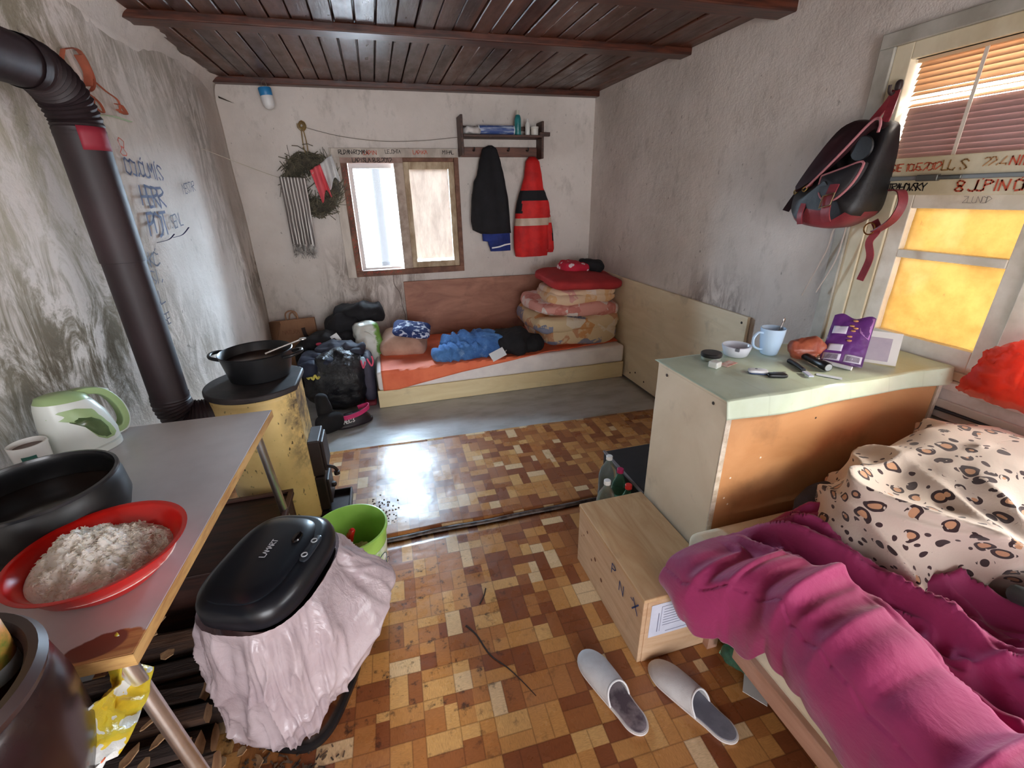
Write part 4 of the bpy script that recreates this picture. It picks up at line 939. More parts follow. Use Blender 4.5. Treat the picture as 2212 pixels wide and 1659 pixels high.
obj('red_half', grid(lambda u, v: flag(u, v, 'r'), 20, 14), FR, fl, sol=.0015)
obj('white_half', grid(lambda u, v: flag(u, v, 'w'), 20, 14), FWm, fl, sol=.0015)
tag(obj('leaf_rag', grid(lambda u, v: (-.97+.10*u, 4.18-.02*u, 2.175-.035*u+.012*v*(1-u)), 10, 3), mat((60, 52, 40), .9), sol=.004), 'dark dry sprig stuck in the back left wall corner', 'sprig')

# ------------------------------------------------------------------ far bed
fbm = thing('bed', 'low cream-fronted bed along the back wall under orange sheet', 'bed', (.9, 3.72, .012))
CRM = plywood('cream_board', (236, 220, 178), (222, 202, 156), (.6, 3, 3), .5)
obj('front_board', box(-.145, 1.925, 3.29, 3.31, .004, .145), CRM, fbm, smooth=False, bev=.003)
obj('slat_base', cat(box(-.145, 1.925, 3.312, 4.13, .11, .14), box(-.145, -.125, 3.312, 4.13, .004, .11), box(1.905, 1.925, 3.312, 4.13, .004, .11)), mat((170, 130, 84), .6), fbm, smooth=False)
def rbox(x0, x1, y0, y1, z0, z1, n=30, amp=.004, sc=4, r=.03, seed=0):
    """soft mattress block"""
    return blob(((x0+x1)/2, (y0+y1)/2, (z0+z1)/2), ((x1-x0)/2, (y1-y0)/2, (z1-z0)/2), .14, amp, sc, 0, n, seed=seed)
obj('mattress', box(-.135, 1.92, 3.285, 4.12, .146, .296), mat((244, 238, 234), .85, (230, 224, 222), 5, bump=.2, bs=30), fbm, bev=.022, seg=4)
def osheet(u, v):
    x = -.10+2.01*u
    over = max(0, .150*(1-min(1, max(0, u-.06)/.52)**.85))
    back = 4.10; front = 3.272
    if u > .58: front = 3.272+.12*((u-.58)/.42)**1.0
    L = (back-front)+over; s = L*v
    wob = .006*fb((x*1.2, s*2, 3), 3)+.006*ridge((x*1.1, s*1.6, 5), 3)
    if s <= back-front: y = back-s; z = .302+max(0, wob)*1.4
    else:
        d = s-(back-front); y = front-.006-.004*math.sin(x*9)-max(0, wob)*.6; z = .302-d
    return (x, y, z)
ORC = mat((240, 124, 84), .7, (226, 106, 70), 5, bump=.25, bs=14, bd=.01, name='orange_cloth')
tag(obj('bed_sheet', grid(osheet, 120, 70), ORC, sol=.004), 'orange sheet spread over the low bed by the back wall', 'sheet')
hb = plywood('headboard_wood', (176, 126, 104), (146, 98, 80), (1, 1, 3.2), .6)
def hbv():
    v, f = box(.17, 1.60, 0, .016, 0, .50)
    return [(x, 4.165+y-(.5-z)*.05, z+.302-(x-.17)*.008) for x, y, z in v], f
tag(obj('headboard', hbv(), hb, smooth=False, bev=.002), 'brown plywood board leaning on the back wall behind the orange bed', 'board')
SPB = plywood('side_panel_board', (238, 224, 194), (224, 208, 174), (3, .6, 3), .5)
sp_ = thing('side_panel', 'large cream chipboard panel standing along the right wall by the bed', 'panel', (1.955, 3.1, 0))
obj('board', box(1.944, 1.964, 2.02, 4.16, .01, .84), SPB, sp_, smooth=False, bev=.002)
for y_, z_ in ((3.12, .10), (2.98, .07), (2.06, .80), (3.2, .07)): obj('screw_hole', lathe([(0, 0), (.007, 0), (.006, .0015), (0, .002)], (0, 0, 0), 12) and lax([(.001, 0), (.008, 0), (.007, .002), (.001, .002)], (1.9445, y_, z_), (-1, 0, 0), 12), mat((40, 30, 26), .8), sp_)
PINKB = mat((196, 156, 136), .85, (176, 136, 118), 6, bump=.3, bs=30)
tag(obj('pillow', blob((.105, 3.72, .385), (.19, .16, .09), .36, .012, 5, -.15, 34, pinch=.62, tilt=(R(14), 0), folds=.006), PINKB), 'beige pillow under the blue printed cushion on the bed', 'pillow')
t = NT('blue_print'); x, y, z = t.xyz(); v_ = t.vor(30, t.mp((1, 1.6, 1))); k = t.ma('MULTIPLY', t.ma('GREATER_THAN', v_.outputs[0], .55), t.rg(t.ns(9, None, 2), .45, .5))
BLP = t.done(t.mix(k, (34, 52, 104), (198, 206, 224)), .85)
tag(obj('cushion', blob((.175, 3.66, .500), (.15, .10, .04), .34, .008, 8, -.18, 28, pinch=.6, tilt=(R(20), R(9))), BLP), 'flat navy cushion with white print on the beige pillow', 'cushion')
t = NT('denim'); c = t.mix(t.rg(t.ns(5, None, 6, .7), .36, .62), (92, 146, 210), (62, 108, 176)); c = t.mix(t.rg(t.ns(16, None, 4), .58, .72, 0, .6), c, (150, 186, 226)); t.bump(t.ns(13, t.mp((1, 1.6, 1)), 6, .7, 1.0), .9, .03); DEN = t.done(c, .85)
jn = thing('jeans', 'crumpled blue jeans lying on the orange sheet', 'jeans', (.6, 3.4, .31))
obj('legs', cat(blob((.60, 3.40, .356), (.28, .085, .052), .7, .016, 7, .10, 60, seed=2, folds=.030, fdir=(1.6, .3, 0)), blob((.63, 3.53, .375), (.25, .10, .070), .7, .016, 7, -.06, 60, seed=8, folds=.034, fdir=(1.5, .5, 0)), blob((.76, 3.46, .39), (.11, .13, .075), .7, .016, 7, .2, 44, seed=5, folds=.026, fdir=(1, 1, 0))), DEN, jn, auto=180)
obj('waistband', strap([(.82, 3.335, .335), (.845, 3.35, .40), (.85, 3.42, .445), (.845, 3.50, .445)], (1, 0, .2), .03, .008), mat((120, 110, 70), .8, (50, 80, 130), 30), jn)
tag(obj('black_garment', cat(blob((.965, 3.45, .385), (.15, .17, .085), .8, .03, 6, 0, 30, seed=9, folds=.02), blob((1.10, 3.40, .365), (.11, .12, .060), .8, .025, 7, 0, 24, seed=11, folds=.012)), BLKC, auto=180), 'black garment heap between the jeans and the quilt stack', 'garment')
tag(obj('white_cord', tube([(.87, 3.31, .345), (.90, 3.295, .40), (.95, 3.30, .42), (.97, 3.29, .37), (.95, 3.285, .33)], .003, 6, 5), mat((200, 196, 188), .7)), 'looped pale cord on the black garment beside the jeans', 'cord')
tag(obj('paper_card', obox((.80, 3.285, .337), V((.058, .010, .020)), V((-.014, .018, .028)), V((0, -.0008, .0005))), mat((226, 230, 234), .5), smooth=False), 'white paper card resting against the jeans on the bed', 'card')
# quilts
def quiltmat(name, cols, sc, seed=0, bump=.4):
    t = NT(name); p = t.mp((sc, sc, sc), (seed, seed*.7, 0)); br = t.vor(1.0, p, 'F1', .75)
    c = t.ramp(t.n('SeparateColor', {0: br.outputs['Color']}).outputs[0], cols, 'CONSTANT')
    c = t.mix(t.rg(t.ns(sc*2.2, None, 3), .54, .6, 0, .8), c, cols[0][1])
    t.bump(t.ns(16, None, 5), bump, .015); return t.done(c, .9)
Q1 = quiltmat('patchwork', [(0, (216, 194, 156)), (.3, (138, 140, 160)), (.45, (206, 150, 96)), (.62, (224, 212, 192)), (.8, (196, 146, 110)), (.92, (120, 128, 152))], 9)
Q2 = quiltmat('pink_floral', [(0, (220, 158, 146)), (.35, (230, 208, 202)), (.6, (206, 132, 122)), (.8, (232, 220, 214))], 13, 3)
Q3 = quiltmat('cream_floral', [(0, (226, 198, 166)), (.5, (220, 176, 128)), (.75, (230, 214, 200)), (.9, (214, 160, 150))], 12, 5)
tag(obj('quilt', cat(blob((1.565, 3.70, .395), (.345, .36, .085), .42, .022, 4, .0, 44, seed=1, folds=.02, fdir=(.3, .3, 0)), blob((1.535, 3.70, .495), (.38, .37, .070), .42, .022, 4, .0, 44, seed=3, folds=.02, fdir=(.3, .3, 0))), Q1, auto=180), 'thick patchwork quilt at the bottom of the bedding stack', 'quilt')
tag(obj('quilt', blob((1.55, 3.66, .612), (.375, .32, .050), .45, .024, 5, .06, 44, seed=6, folds=.026, fdir=(.5, .3, 0), tilt=(0, R(3))), Q2, auto=180), 'pink floral quilt in the middle of the bedding stack', 'quilt')
tag(obj('blanket', cat(blob((1.60, 3.64, .695), (.30, .27, .036), .45, .02, 5, .03, 40, seed=8, folds=.022, fdir=(.3, .6, 0)), blob((1.61, 3.64, .745), (.29, .26, .030), .45, .016, 5, .0, 40, seed=10, folds=.014, fdir=(.3, .6, 0))), Q3, auto=180), 'folded cream floral blanket under the red pillow', 'blanket')
tag(obj('pillow', blob((1.61, 3.62, .828), (.335, .29, .060), .5, .012, 4, .04, 40, pinch=.32, seed=12, tilt=(R(4), R(3))), mat((176, 48, 50), .85, (158, 38, 42), 5, bump=.3, bs=20), auto=180), 'dark red pillow on top of the bedding stack', 'pillow')
t = NT('polka'); v_ = t.vor(17, None, 'F1', .9); DOT = t.done(t.mix(t.ma('LESS_THAN', v_.outputs[0], .30), (198, 30, 60), (240, 222, 226)), .8)
tag(obj('scrunched_top', blob((1.60, 3.72, .905), (.13, .12, .048), .8, .02, 9, .3, 28, seed=4, folds=.012), DOT, auto=180), 'red cloth with white dots on the red pillow', 'cloth')
tag(obj('woolly_hat', blob((1.77, 3.70, .925), (.115, .07, .05), .8, .015, 8, -.5, 26, seed=5, tilt=(0, R(16))), BLKC, auto=180), 'black woolly hat beside the dotted cloth on red pillow', 'hat')

# ------------------------------------------------------------------ clothes heap in the corner
kb = thing('paper_bag', 'brown kraft paper carrier bag in the back left corner', 'bag', (-.76, 4.06, .012))
KR = mat((164, 122, 92), .8, (144, 104, 76), 5, bump=.2, bs=12, name='kraft_paper')
kv_ = [(-.955, 4.02), (-.605, 3.99), (-.60, 4.12), (-.95, 4.15)]
obj('body', loft([[(x, y, .012) for x, y in kv_], [(x, y, .30) for x, y in kv_], [(-.955, 4.06, .56), (-.60, 4.05, .575), (-.60, 4.075, .575), (-.955, 4.085, .56)]]), KR, kb, smooth=False, bev=.004)
obj('side_fold', ([(-.956, 4.02, .3), (-.86, 4.008, .55), (-.956, 4.055, .562), (-.87, 4.03, .565)], [(0, 1, 3, 2)]), mat((122, 86, 62), .8), kb, sol=.003)
obj('handle', tube([(-.82, 4.055, .57), (-.815, 4.05, .625), (-.775, 4.05, .645), (-.735, 4.05, .625), (-.73, 4.055, .57)], .006, 8, 4), KR, kb)
obj('handle', tube([(-.80, 4.08, .57), (-.79, 4.09, .61), (-.765, 4.09, .62), (-.74, 4.08, .57)], .006, 8, 4), KR, kb)
obj('feather_print', strap([(-.70, 4.027, .50), (-.692, 4.018, .45), (-.675, 4.012, .41), (-.65, 4.008, .385)], (1, 0, .2), .03, .002), mat((60, 44, 40), .8), kb)
writing('print', 'NATURA', (-.86, 4.018, .46), (1, -.06, 0), (0, .1, 1), .03, mat((128, 88, 64), .8), kb, .1, .1, 1.1)
GBM = NT('bin_liner'); GBM.bump(GBM.ns(10, None, 6, .7, 1.2), .7, .03); GBM = GBM.done((20, 21, 27), .24, 0, .6)
gb = thing('garbage_bag', 'full shiny black bin liner behind the stove', 'bag', (-.42, 3.45, .003))
obj('sack', blob((-.435, 3.47, .225), (.215, .19, .222), .72, .03, 5, 0, 48, True, seed=2, folds=.03, fdir=(.6, .4, .3)), GBM, gb, auto=180)
obj('drawstring', tube([(-.62, 3.30, .33), (-.60, 3.28, .31), (-.59, 3.275, .335), (-.57, 3.27, .305), (-.555, 3.265, .34), (-.54, 3.265, .31), (-.525, 3.265, .325)], .008, 6, 4), mat((226, 214, 110), .5), gb)
NAVY = mat((34, 42, 66), .7, (22, 26, 44), 6, bump=.4, bs=24, name='navy_nylon')
tag(obj('jacket', cat(blob((-.53, 3.42, .395), (.13, .13, .05), .8, .025, 7, -.25, 30, seed=14, folds=.024), blob((-.60, 3.33, .37), (.07, .07, .055), .8, .02, 7, 0, 22, seed=15, folds=.015)), NAVY, auto=180), 'navy nylon jacket lying over the black bin liner', 'jacket')
tag(obj('trousers', cat(blob((-.39, 3.53, .445), (.18, .09, .035), .8, .03, 6, -.12, 32, seed=17, folds=.02), blob((-.29, 3.49, .425), (.07, .08, .03), .8, .02, 7, -.3, 22, seed=18, folds=.012)), mat((58, 62, 78), .8, (40, 42, 56), 7, bump=.4, bs=30), auto=180), 'dark grey trousers draped across the black bin liner', 'trousers')
db = thing('sports_bag', 'dark grey sports bag with pink piping beside the orange bed', 'bag', (-.20, 3.45, .003))
obj('body', blob((-.205, 3.50, .20), (.05, .14, .196), .6, .012, 5, 0, 30, True, seed=4), mat((70, 66, 84), .7, (52, 50, 66), 8), db, auto=180)
obj('piping', cat(tube([(-.19, 3.36, .39), (-.165, 3.36, .33), (-.15, 3.37, .36), (-.155, 3.38, .40)], .006, 6, 5), tube([(-.235, 3.365, .38), (-.225, 3.355, .32), (-.205, 3.355, .37)], .006, 6, 5)), mat((224, 90, 120), .6), db)
obj('pale_panel', blob((-.225, 3.385, .36), (.022, .022, .04), .8, .004, 9, 0, 14), mat((176, 206, 222), .6), db)
obj('red_foot', box(-.255, -.165, 3.345, 3.6, .004, .04), mat((116, 34, 46), .7), db, bev=.015)
tag(obj('hoodie', cat(blob((-.23, 3.97, .595), (.185, .10, .075), .7, .03, 6, .0, 34, seed=20, folds=.03, tilt=(0, R(-8))), blob((-.36, 3.92, .52), (.13, .11, .075), .8, .03, 6, .2, 30, seed=21, folds=.025)), BLKC, auto=180), 'black hoodie on top of the clothes heap by the wall', 'hoodie')
tag(obj('lining', blob((-.20, 3.872, .565), (.075, .02, .02), .8, .006, 12, -.2, 18, seed=2, tilt=(0, R(24))), mat((196, 150, 150), .8, (96, 84, 88), 16)), 'grey and pink rag peeping from the black hoodie', 'cloth')
hp = thing('clothes_heap', 'large heap of black clothes with white tag behind the stove', 'clothes', (-.52, 3.72, .003))
obj('cloth', cat(blob((-.48, 3.82, .23), (.27, .15, .226), .7, .03, 5, 0, 44, True, seed=23, folds=.04), blob((-.50, 3.76, .44), (.17, .12, .06), .8, .03, 6, .1, 28, seed=24, folds=.02)), BLKC, hp, auto=180)
obj('tag', obox((-.415, 3.655, .487), V((.026, 0, .014)), V((-.016, .012, .026)), V((0, -.001, .0006))), WHITEINK, hp, smooth=False)
obj('pink_tag', blob((-.545, 3.64, .455), (.022, .012, .012), .8, .003, 9), mat((196, 60, 90), .7), hp)
gs = thing('sack', 'white plastic sack with green print beside the bed head', 'sack', (-.18, 3.62, .003))
t = NT('printed_sack'); x, y, z = t.xyz(); c = t.mix(t.rg(t.ma('ADD', t.ns(7, None, 5), t.ma('MULTIPLY', x, 3.0)), .66, .74), (206, 208, 200), (106, 150, 62)); t.bump(t.ns(9, None, 5), .5, .02)
obj('body', blob((-.185, 3.79, .28), (.10, .10, .276), .45, .03, 7, .3, 40, True, seed=30, folds=.03), t.done(c, .4), gs, auto=180)
obj('top_edge', strap([(-.22, 3.69, .52), (-.16, 3.685, .49), (-.10, 3.70, .42)], (0, 1, .4), .012, .004), mat((216, 214, 206), .5), gs)
# slip-on shoe with pink strap, dark boot
ck = thing('clog', 'black rubber clog with bright pink strap on the grey floor', 'clog', (-.33, 3.08, .004))
def clogz(u, v):
    a = 2*PI*u; L = .135; W = .052*(1+.18*math.cos(a))
    x = math.cos(a)*L; y = math.sin(a)*W; f = math.cos(v*PI/2)**.6
    return (-.33+(x*f*.96)*math.cos(.35)-(y*f)*math.sin(.35), 3.08+(x*f*.96)*math.sin(.35)+(y*f)*math.cos(.35), .012+.085*math.sin(v*PI/2)*(.6+.4*(1-(x/L+1)/2*.3)))
RUB = mat((30, 24, 30), .45, (44, 34, 42), 9)
obj('upper', grid(clogz, 40, 14), RUB, ck, sol=.006)
obj('sole', lathe([(0, 0), (.138, 0), (.142, .006), (.142, .02), (.136, .024), (0, .024)], (-.33, 3.08, .005), 40, 1, .40, .35), RUB, ck)
obj('strap', strap([(-.42, 3.02, .085), (-.35, 3.01, .092), (-.27, 3.045, .10), (-.215, 3.095, .115), (-.225, 3.14, .115), (-.29, 3.145, .10)], (0, 0, 1), .03, .008), mat((206, 50, 110), .5), ck)
writing('print', 'ABC3', (-.385, 3.0, .05), (.93, .34, 0), (-.1, .25, .95), .026, WHITEINK, ck, .2, .15, 1.1)
tag(obj('boot', cat(blob((-.47, 3.0, .075), (.10, .05, .07), .75, .01, 7, .5, 24, True, seed=3), blob((-.50, 3.04, .17), (.05, .05, .11), .75, .012, 7, .4, 22, seed=5)), BLKC, auto=180), 'black boot between the stove door and the pink-strapped clog', 'boot')
# graffiti on the left wall
wl_ = bpy.data.objects['wall_left']
def graf(s, y0, z0, h, m, wd=.12, jit=.3, gap=1.15, slant=0, seed=1):
    # the wall's normal points into the room (+x); reading direction runs towards +y
    xw = lwx(y0)+.024
    ex = (lwx(y0+.5)-lwx(y0))/.5
    writing('graffiti', s, (xw, y0, z0), (ex, 1, slant), (0, .12, 1), h, m, wl_, wd, jit, gap, seed)
graf('8', 2.49, 1.685, .065, INKR, .07)
graf('CO.cUMiS', 2.49, 1.615, .062, INK, .13, .3, 1.0, -.06)
graf('HERR', 2.53, 1.485, .085, INK, .13, .4, .95, -.05)
graf('POT', 2.52, 1.355, .10, INK, .13, .4, .95, .0)
graf('SENL', 2.73, 1.375, .06, INKB, .10, .35, .9, .08)
graf('MESTAR', 3.0, 1.535, .05, INKB, .09, .35, .95, .1)
graf('NAKAKc', 2.32, 1.235, .06, INKB, .09, .35, .95, -.05)
graf('OTESI.', 2.32, 1.15, .06, INKB, .09, .35, .95, .0)
graf('VOUL', 2.34, 1.06, .06, INKB, .09, .35, .95, .0)
graf('SE', 2.42, .965, .05, INKB, .09, .3, .95, .0)
def gline(pts, r, m): obj('graffiti', tube([(lwx(y)+.022, y, z) for y, z in pts], r, 5, 5, flat=.25), m, wl_)
ROSE = mat((190, 104, 78), .8, (160, 92, 70), 9)
gline([(2.36, 2.02), (2.44, 2.035), (2.47, 1.95), (2.42, 1.90), (2.33, 1.95), (2.36, 2.02)], .010, ROSE)
gline([(2.43, 2.02), (2.45, 1.97), (2.43, 1.92)], .018, ROSE)
gline([(2.46, 1.95), (2.52, 1.92), (2.58, 1.895), (2.57, 1.85)], .005, ROSE)
gline([(2.34, 1.94), (2.40, 1.90), (2.46, 1.87), (2.47, 1.835), (2.43, 1.85), (2.44, 1.885)], .006, ROSE)
gline([(2.56, 1.86), (2.61, 1.85), (2.59, 1.88), (2.56, 1.88)], .010, ROSE)
gline([(2.42, 1.82), (2.52, 1.83), (2.63, 1.825)], .010, mat((196, 220, 186), .8))
gline([(2.72, 1.335), (2.84, 1.34), (2.95, 1.37)], .004, INK)
gline([(2.55, 1.325), (2.66, 1.33), (2.74, 1.35)], .004, INK)
# ------------------------------------------------------------------ backpack on the window frame
# the bag hangs flat against the wall: local s = towards the camera (-y), t = up, n = into the room (-x)
bpk = thing('backpack', 'black backpack with dark red leather trim hanging from window frame', 'backpack', (1.86, 1.58, 1.33))
def bp_(y, z, n): return (1.955-n, y, z)
def ys_(y): return 1.572+(y-1.585)*.83
BKM = mat((20, 18, 22), .5, (12, 11, 14), 9, bump=.3, bs=50, name='black_nylon'); BKG = mat((40, 38, 42), .6, (30, 28, 32), 8)
LRD = mat((142, 52, 60), .45, (112, 36, 46), 9, bump=.3, bs=60, name='red_leather'); LDK = mat((52, 22, 27), .5, (36, 15, 20), 9); LPK = mat((176, 112, 118), .5)
outl = [(1.445, 1.715), (1.48, 1.735), (1.56, 1.725), (1.66, 1.725), (1.70, 1.70), (1.75, 1.60), (1.80, 1.49), (1.80, 1.44), (1.765, 1.375), (1.70, 1.352), (1.56, 1.345), (1.455, 1.385), (1.42, 1.42), (1.418, 1.52), (1.425, 1.64)]
def resamp(pts, n):
    P = smoothpath([(p[0], p[1], 0) for p in pts+[pts[0]]], 8)[:-1]
    d = [0]
    for a, b in zip(P, P[1:]+[P[0]]): d.append(d[-1]+(b-a).length)
    out = []; P2 = P+[P[0]]
    for k in range(n):
        s = d[-1]*k/n
        for i in range(len(P)):
            if d[i] <= s <= d[i+1]:
                f = (s-d[i])/max(1e-9, d[i+1]-d[i]); q = P2[i].lerp(P2[i+1], f); out.append((q.x, q.y)); break
    return out
ol = resamp(outl, 64); bcx, bcz = 1.59, 1.53
def bring(f, n, pts=ol, c=(bcx, bcz)): return [bp_(c[0]+(y-c[0])*f, c[1]+(z-c[1])*f, n) for y, z in pts]
def puff(z): return 1.0
def brear(f, n0, n1, m_=1):
    # upper part is slimmer than the base
    r = []
    for y, z in ol:
        k = min(1, max(0, (1.74-z)/.33)); n = n0+(n1-n0)*(.45+.55*k)
        r.append(bp_(ys_(bcx+(y-bcx)*f), bcz+(z-bcz)*f, n))
    return r
bpvf = loft([brear(.93, 0, .01), brear(.99, 0, .035), brear(1.0, 0, .11), brear(.97, 0, .155), brear(.88, 0, .178), brear(.6, 0, .186), brear(.02, 0, .188)])
pz = split(bpvf, lambda c: 'base' if c.z < 1.402+.05*(1.6-c.y)*.6 and c.x < 1.94 else 'body')
obj('body', pz['body'], BKM, bpk, auto=60)
obj('base', pz['base'], LRD, bpk, auto=60)
def front_n(y, z):
    k = min(1, max(0, (1.74-z)/.33)); return .186*(.45+.55*k)
def fl_(y, z, o=.004): return bp_(ys_(y), z, front_n(y, z)+o)
pk = [(1.635, 1.548), (1.54, 1.572), (1.455, 1.592), (1.445, 1.56), (1.46, 1.51), (1.50, 1.465), (1.545, 1.455), (1.59, 1.468), (1.625, 1.505)]
pr_ = resamp(pk, 40); pcx, pcz = 1.54, 1.52
obj('front_pocket', loft([[fl_(y, z, -.004) for y, z in pr_], [fl_(pcx+(y-pcx)*.97, pcz+(z-pcz)*.97, .022) for y, z in pr_], [fl_(pcx+(y-pcx)*.8, pcz+(z-pcz)*.8, .032) for y, z in pr_], [fl_(pcx+(y-pcx)*.02, pcz+(z-pcz)*.02, .034) for y, z in pr_]]), BKG, bpk, auto=60)
obj('pocket_piping', tube([fl_(y, z, .020) for y, z in pr_+[pr_[0]]], .005, 8), LPK, bpk)
obj('flap', loft([[fl_(y, z, .002) for y, z in q] for q in [resamp([(1.425, 1.71), (1.50, 1.735), (1.66, 1.725), (1.78, 1.50), (1.70, 1.52), (1.60, 1.60), (1.50, 1.70), (1.44, 1.70)], 40)]]+[[fl_(1.62+(y-1.62)*.96, 1.64+(z-1.64)*.94, .016) for y, z in resamp([(1.425, 1.71), (1.50, 1.735), (1.66, 1.725), (1.78, 1.50), (1.70, 1.52), (1.60, 1.60), (1.50, 1.70), (1.44, 1.70)], 40)]]), LDK, bpk, auto=60)
obj('flap_piping', tube([fl_(y, z, .018) for y, z in [(1.70, 1.505), (1.64, 1.57), (1.58, 1.64), (1.51, 1.725), (1.475, 1.738), (1.455, 1.715), (1.45, 1.69)]], .005, 8, 5), LPK, bpk)
fs_ = obj('front_strap', strap([fl_(1.525, 1.515, .037), fl_(1.522, 1.46, .040), fl_(1.515, 1.41, .03), fl_(1.507, 1.375, .02)], (0, -1, 0), .038, .005), LRD, bpk)
obj('buckle', tube([fl_(y, z, .047) for y, z in [(1.548, 1.472), (1.496, 1.484), (1.490, 1.440), (1.542, 1.428), (1.548, 1.472)]], .0035, 8), mat((206, 190, 160), .25, metal=1), fs_)
obj('side_strap', strap([fl_(1.70, 1.53, .006), fl_(1.685, 1.46, .008), fl_(1.68, 1.40, .01), fl_(1.675, 1.36, .004)], (0, -1, 0), .024, .004), LRD, bpk)
obj('side_tab', strap([fl_(1.775, 1.50, -.03), fl_(1.80, 1.46, -.03), fl_(1.81, 1.41, -.02)], (.3, -1, 0), .03, .005), LDK, bpk)
obj('round_patch', lax([(.001, 0), (.045, 0), (.042, .006), (.001, .008)], fl_(1.51, 1.64, -.002), (-1, 0, 0)), BKM, bpk)
obj('clasp', cat(tube([fl_(1.70, 1.515, .018), fl_(1.715, 1.50, .022), fl_(1.70, 1.49, .02), fl_(1.69, 1.505, .018), fl_(1.70, 1.515, .018)], .003, 6, 3), tube([fl_(1.775, 1.505, .0), fl_(1.785, 1.49, .0), fl_(1.775, 1.48, 0), fl_(1.765, 1.495, 0), fl_(1.775, 1.505, 0)], .003, 6, 3)), mat((196, 170, 110), .3, metal=1), bpk)
obj('carry_handle', strap([bp_(1.47, 1.725, .085), bp_(1.475, 1.76, .07), bp_(1.50, 1.82, .03), bp_(1.51, 1.83, .02), bp_(1.53, 1.80, .015), bp_(1.55, 1.735, .05)], (.3, -1, 0), .026, .006), LRD, bpk)
obj('shoulder_strap', strap([bp_(1.40, 1.49, .05), bp_(1.355, 1.485, .06), bp_(1.335, 1.44, .065), bp_(1.35, 1.385, .07), bp_(1.395, 1.345, .07), bp_(1.41, 1.34, .06)], (.9, -.4, 0), .032, .005), LRD, bpk)
obj('strap_tail', strap([bp_(1.425, 1.38, .06), bp_(1.40, 1.345, .065), bp_(1.415, 1.30, .07), bp_(1.395, 1.24, .07), bp_(1.41, 1.15, .07)], (.2, -1, 0), .026, .004), LRD, bpk)
obj('ring', tube([bp_(1.425+.022*math.cos(q), 1.35+.022*math.sin(q), .075) for q in [2*PI*k/20 for k in range(21)]], .0028, 8), mat((170, 130, 80), .3, metal=1), bpk)
CRD = mat((176, 166, 158), .6)
obj('cord', tube([bp_(1.58, 1.36, .05), bp_(1.605, 1.33, .045), bp_(1.625, 1.25, .03), bp_(1.66, 1.14, .03), bp_(1.69, 1.03, .04)], .004, 6, 6), CRD, bpk)
obj('cord', tube([bp_(1.545, 1.36, .05), bp_(1.555, 1.30, .04), bp_(1.57, 1.2, .035), bp_(1.62, 1.06, .04)], .004, 6, 6), CRD, bpk)
tag(obj('coat_hook', cat(tube([(1.955, 1.51, 1.84), (1.92, 1.508, 1.822), (1.90, 1.506, 1.83), (1.895, 1.505, 1.85)], .006, 8, 4), blob((1.945, 1.51, 1.85), (.012, .012, .02), .8, .002, 9)), IRON), 'small dark hook on window frame holding the backpack', 'hook')

# ------------------------------------------------------------------ cabinet used as a table
cb = thing('cabinet', 'cream chipboard cabinet with hardboard back under the pale green cloth', 'cabinet', (1.46, 1.22, .006))
CHB = plywood('chipboard_side', (222, 208, 184), (208, 192, 166), (2.5, .7, .7), .5)
EDG = mat((206, 196, 180), .6, (176, 160, 140), 30)
obj('side_panel', box(.985, 1.002, 1.035, 1.42, .006, .885), CHB, cb, smooth=False, bev=.0015)
obj('side_panel', box(1.905, 1.922, 1.035, 1.42, .006, .885), CHB, cb, smooth=False, bev=.0015)
obj('edge_band', box(.984, 1.003, 1.030, 1.034, .006, .885), EDG, cb, smooth=False)
obj('edge_band', box(1.904, 1.923, 1.030, 1.034, .006, .885), EDG, cb, smooth=False)
HBD = plywood('hardboard', (192, 142, 98), (176, 124, 80), (1, .5, 1), .55)
obj('back_panel', box(1.003, 1.904, 1.037, 1.041, .006, .885), HBD, cb, smooth=False)
obj('top_panel', box(.985, 1.922, 1.035, 1.42, .886, .898), CHB, cb, smooth=False)
obj('shelf', cat(box(1.003, 1.904, 1.05, 1.41, .06, .076), box(1.003, 1.904, 1.05, 1.41, .45, .466)), CHB, cb, smooth=False)
for y_, z_ in ((1.10, .862), (1.36, .862)): obj('screw', lax([(.001, 0), (.006, 0), (.005, .002), (.001, .002)], (.9848, y_, z_), (-1, 0, 0), 12), mat((50, 40, 34), .6), cb)
for x_, z_ in ((1.36, .78), (1.04, .52), (1.05, .60), (1.06, .49), (1.16, .66)): obj('speck', lax([(.001, 0), (.004, 0), (.001, .001)], (x_, 1.0368, z_), (0, -1, 0), 8), mat((226, 210, 190), .6) if x_ != 1.36 else mat((60, 40, 30), .6), cb)
def tcloth(u, v):
    # flat top, then a short drop over the camera side
    x = .972+.965*u; L = .40+.075; s = L*v
    y = 1.43-s; z = .9015+.0015*fb((x*2, y*2, 1), 5, 3)
    if y < 1.030: z = .9015-(1.030-y)*(.8+.1*math.sin(u*7)); y = 1.028-.012*min(1, (1.030-(1.43-s))*14)-.003*math.sin(x*17)
    return (x, y, z)
t = NT('green_cloth'); x, y, z = t.xyz(); lines = t.rg(t.ma('FRACT', t.ma('MULTIPLY', x, 6.0)), 0, .05, .35, 0)
c = t.mix(t.rg(t.ns(4, None, 6), .4, .66), (196, 208, 188), (180, 192, 166)); c = t.mix(lines, c, (160, 172, 150)); c = t.mix(t.rg(t.ns(9, None, 7, .7), .58, .7, 0, .6), c, (168, 164, 130))
tc = thing('tablecloth', 'pale green oilcloth covering the cabinet by the right window', 'tablecloth', (1.46, 1.2, .9))
obj('cloth', grid(tcloth, 70, 60), t.done(c, .35), tc, sol=.002)
ash = thing('ashtray', 'white ceramic ashtray beside the light blue mug', 'ashtray', (1.29, 1.375, .9035))
AC = (1.295, 1.375, .9035)
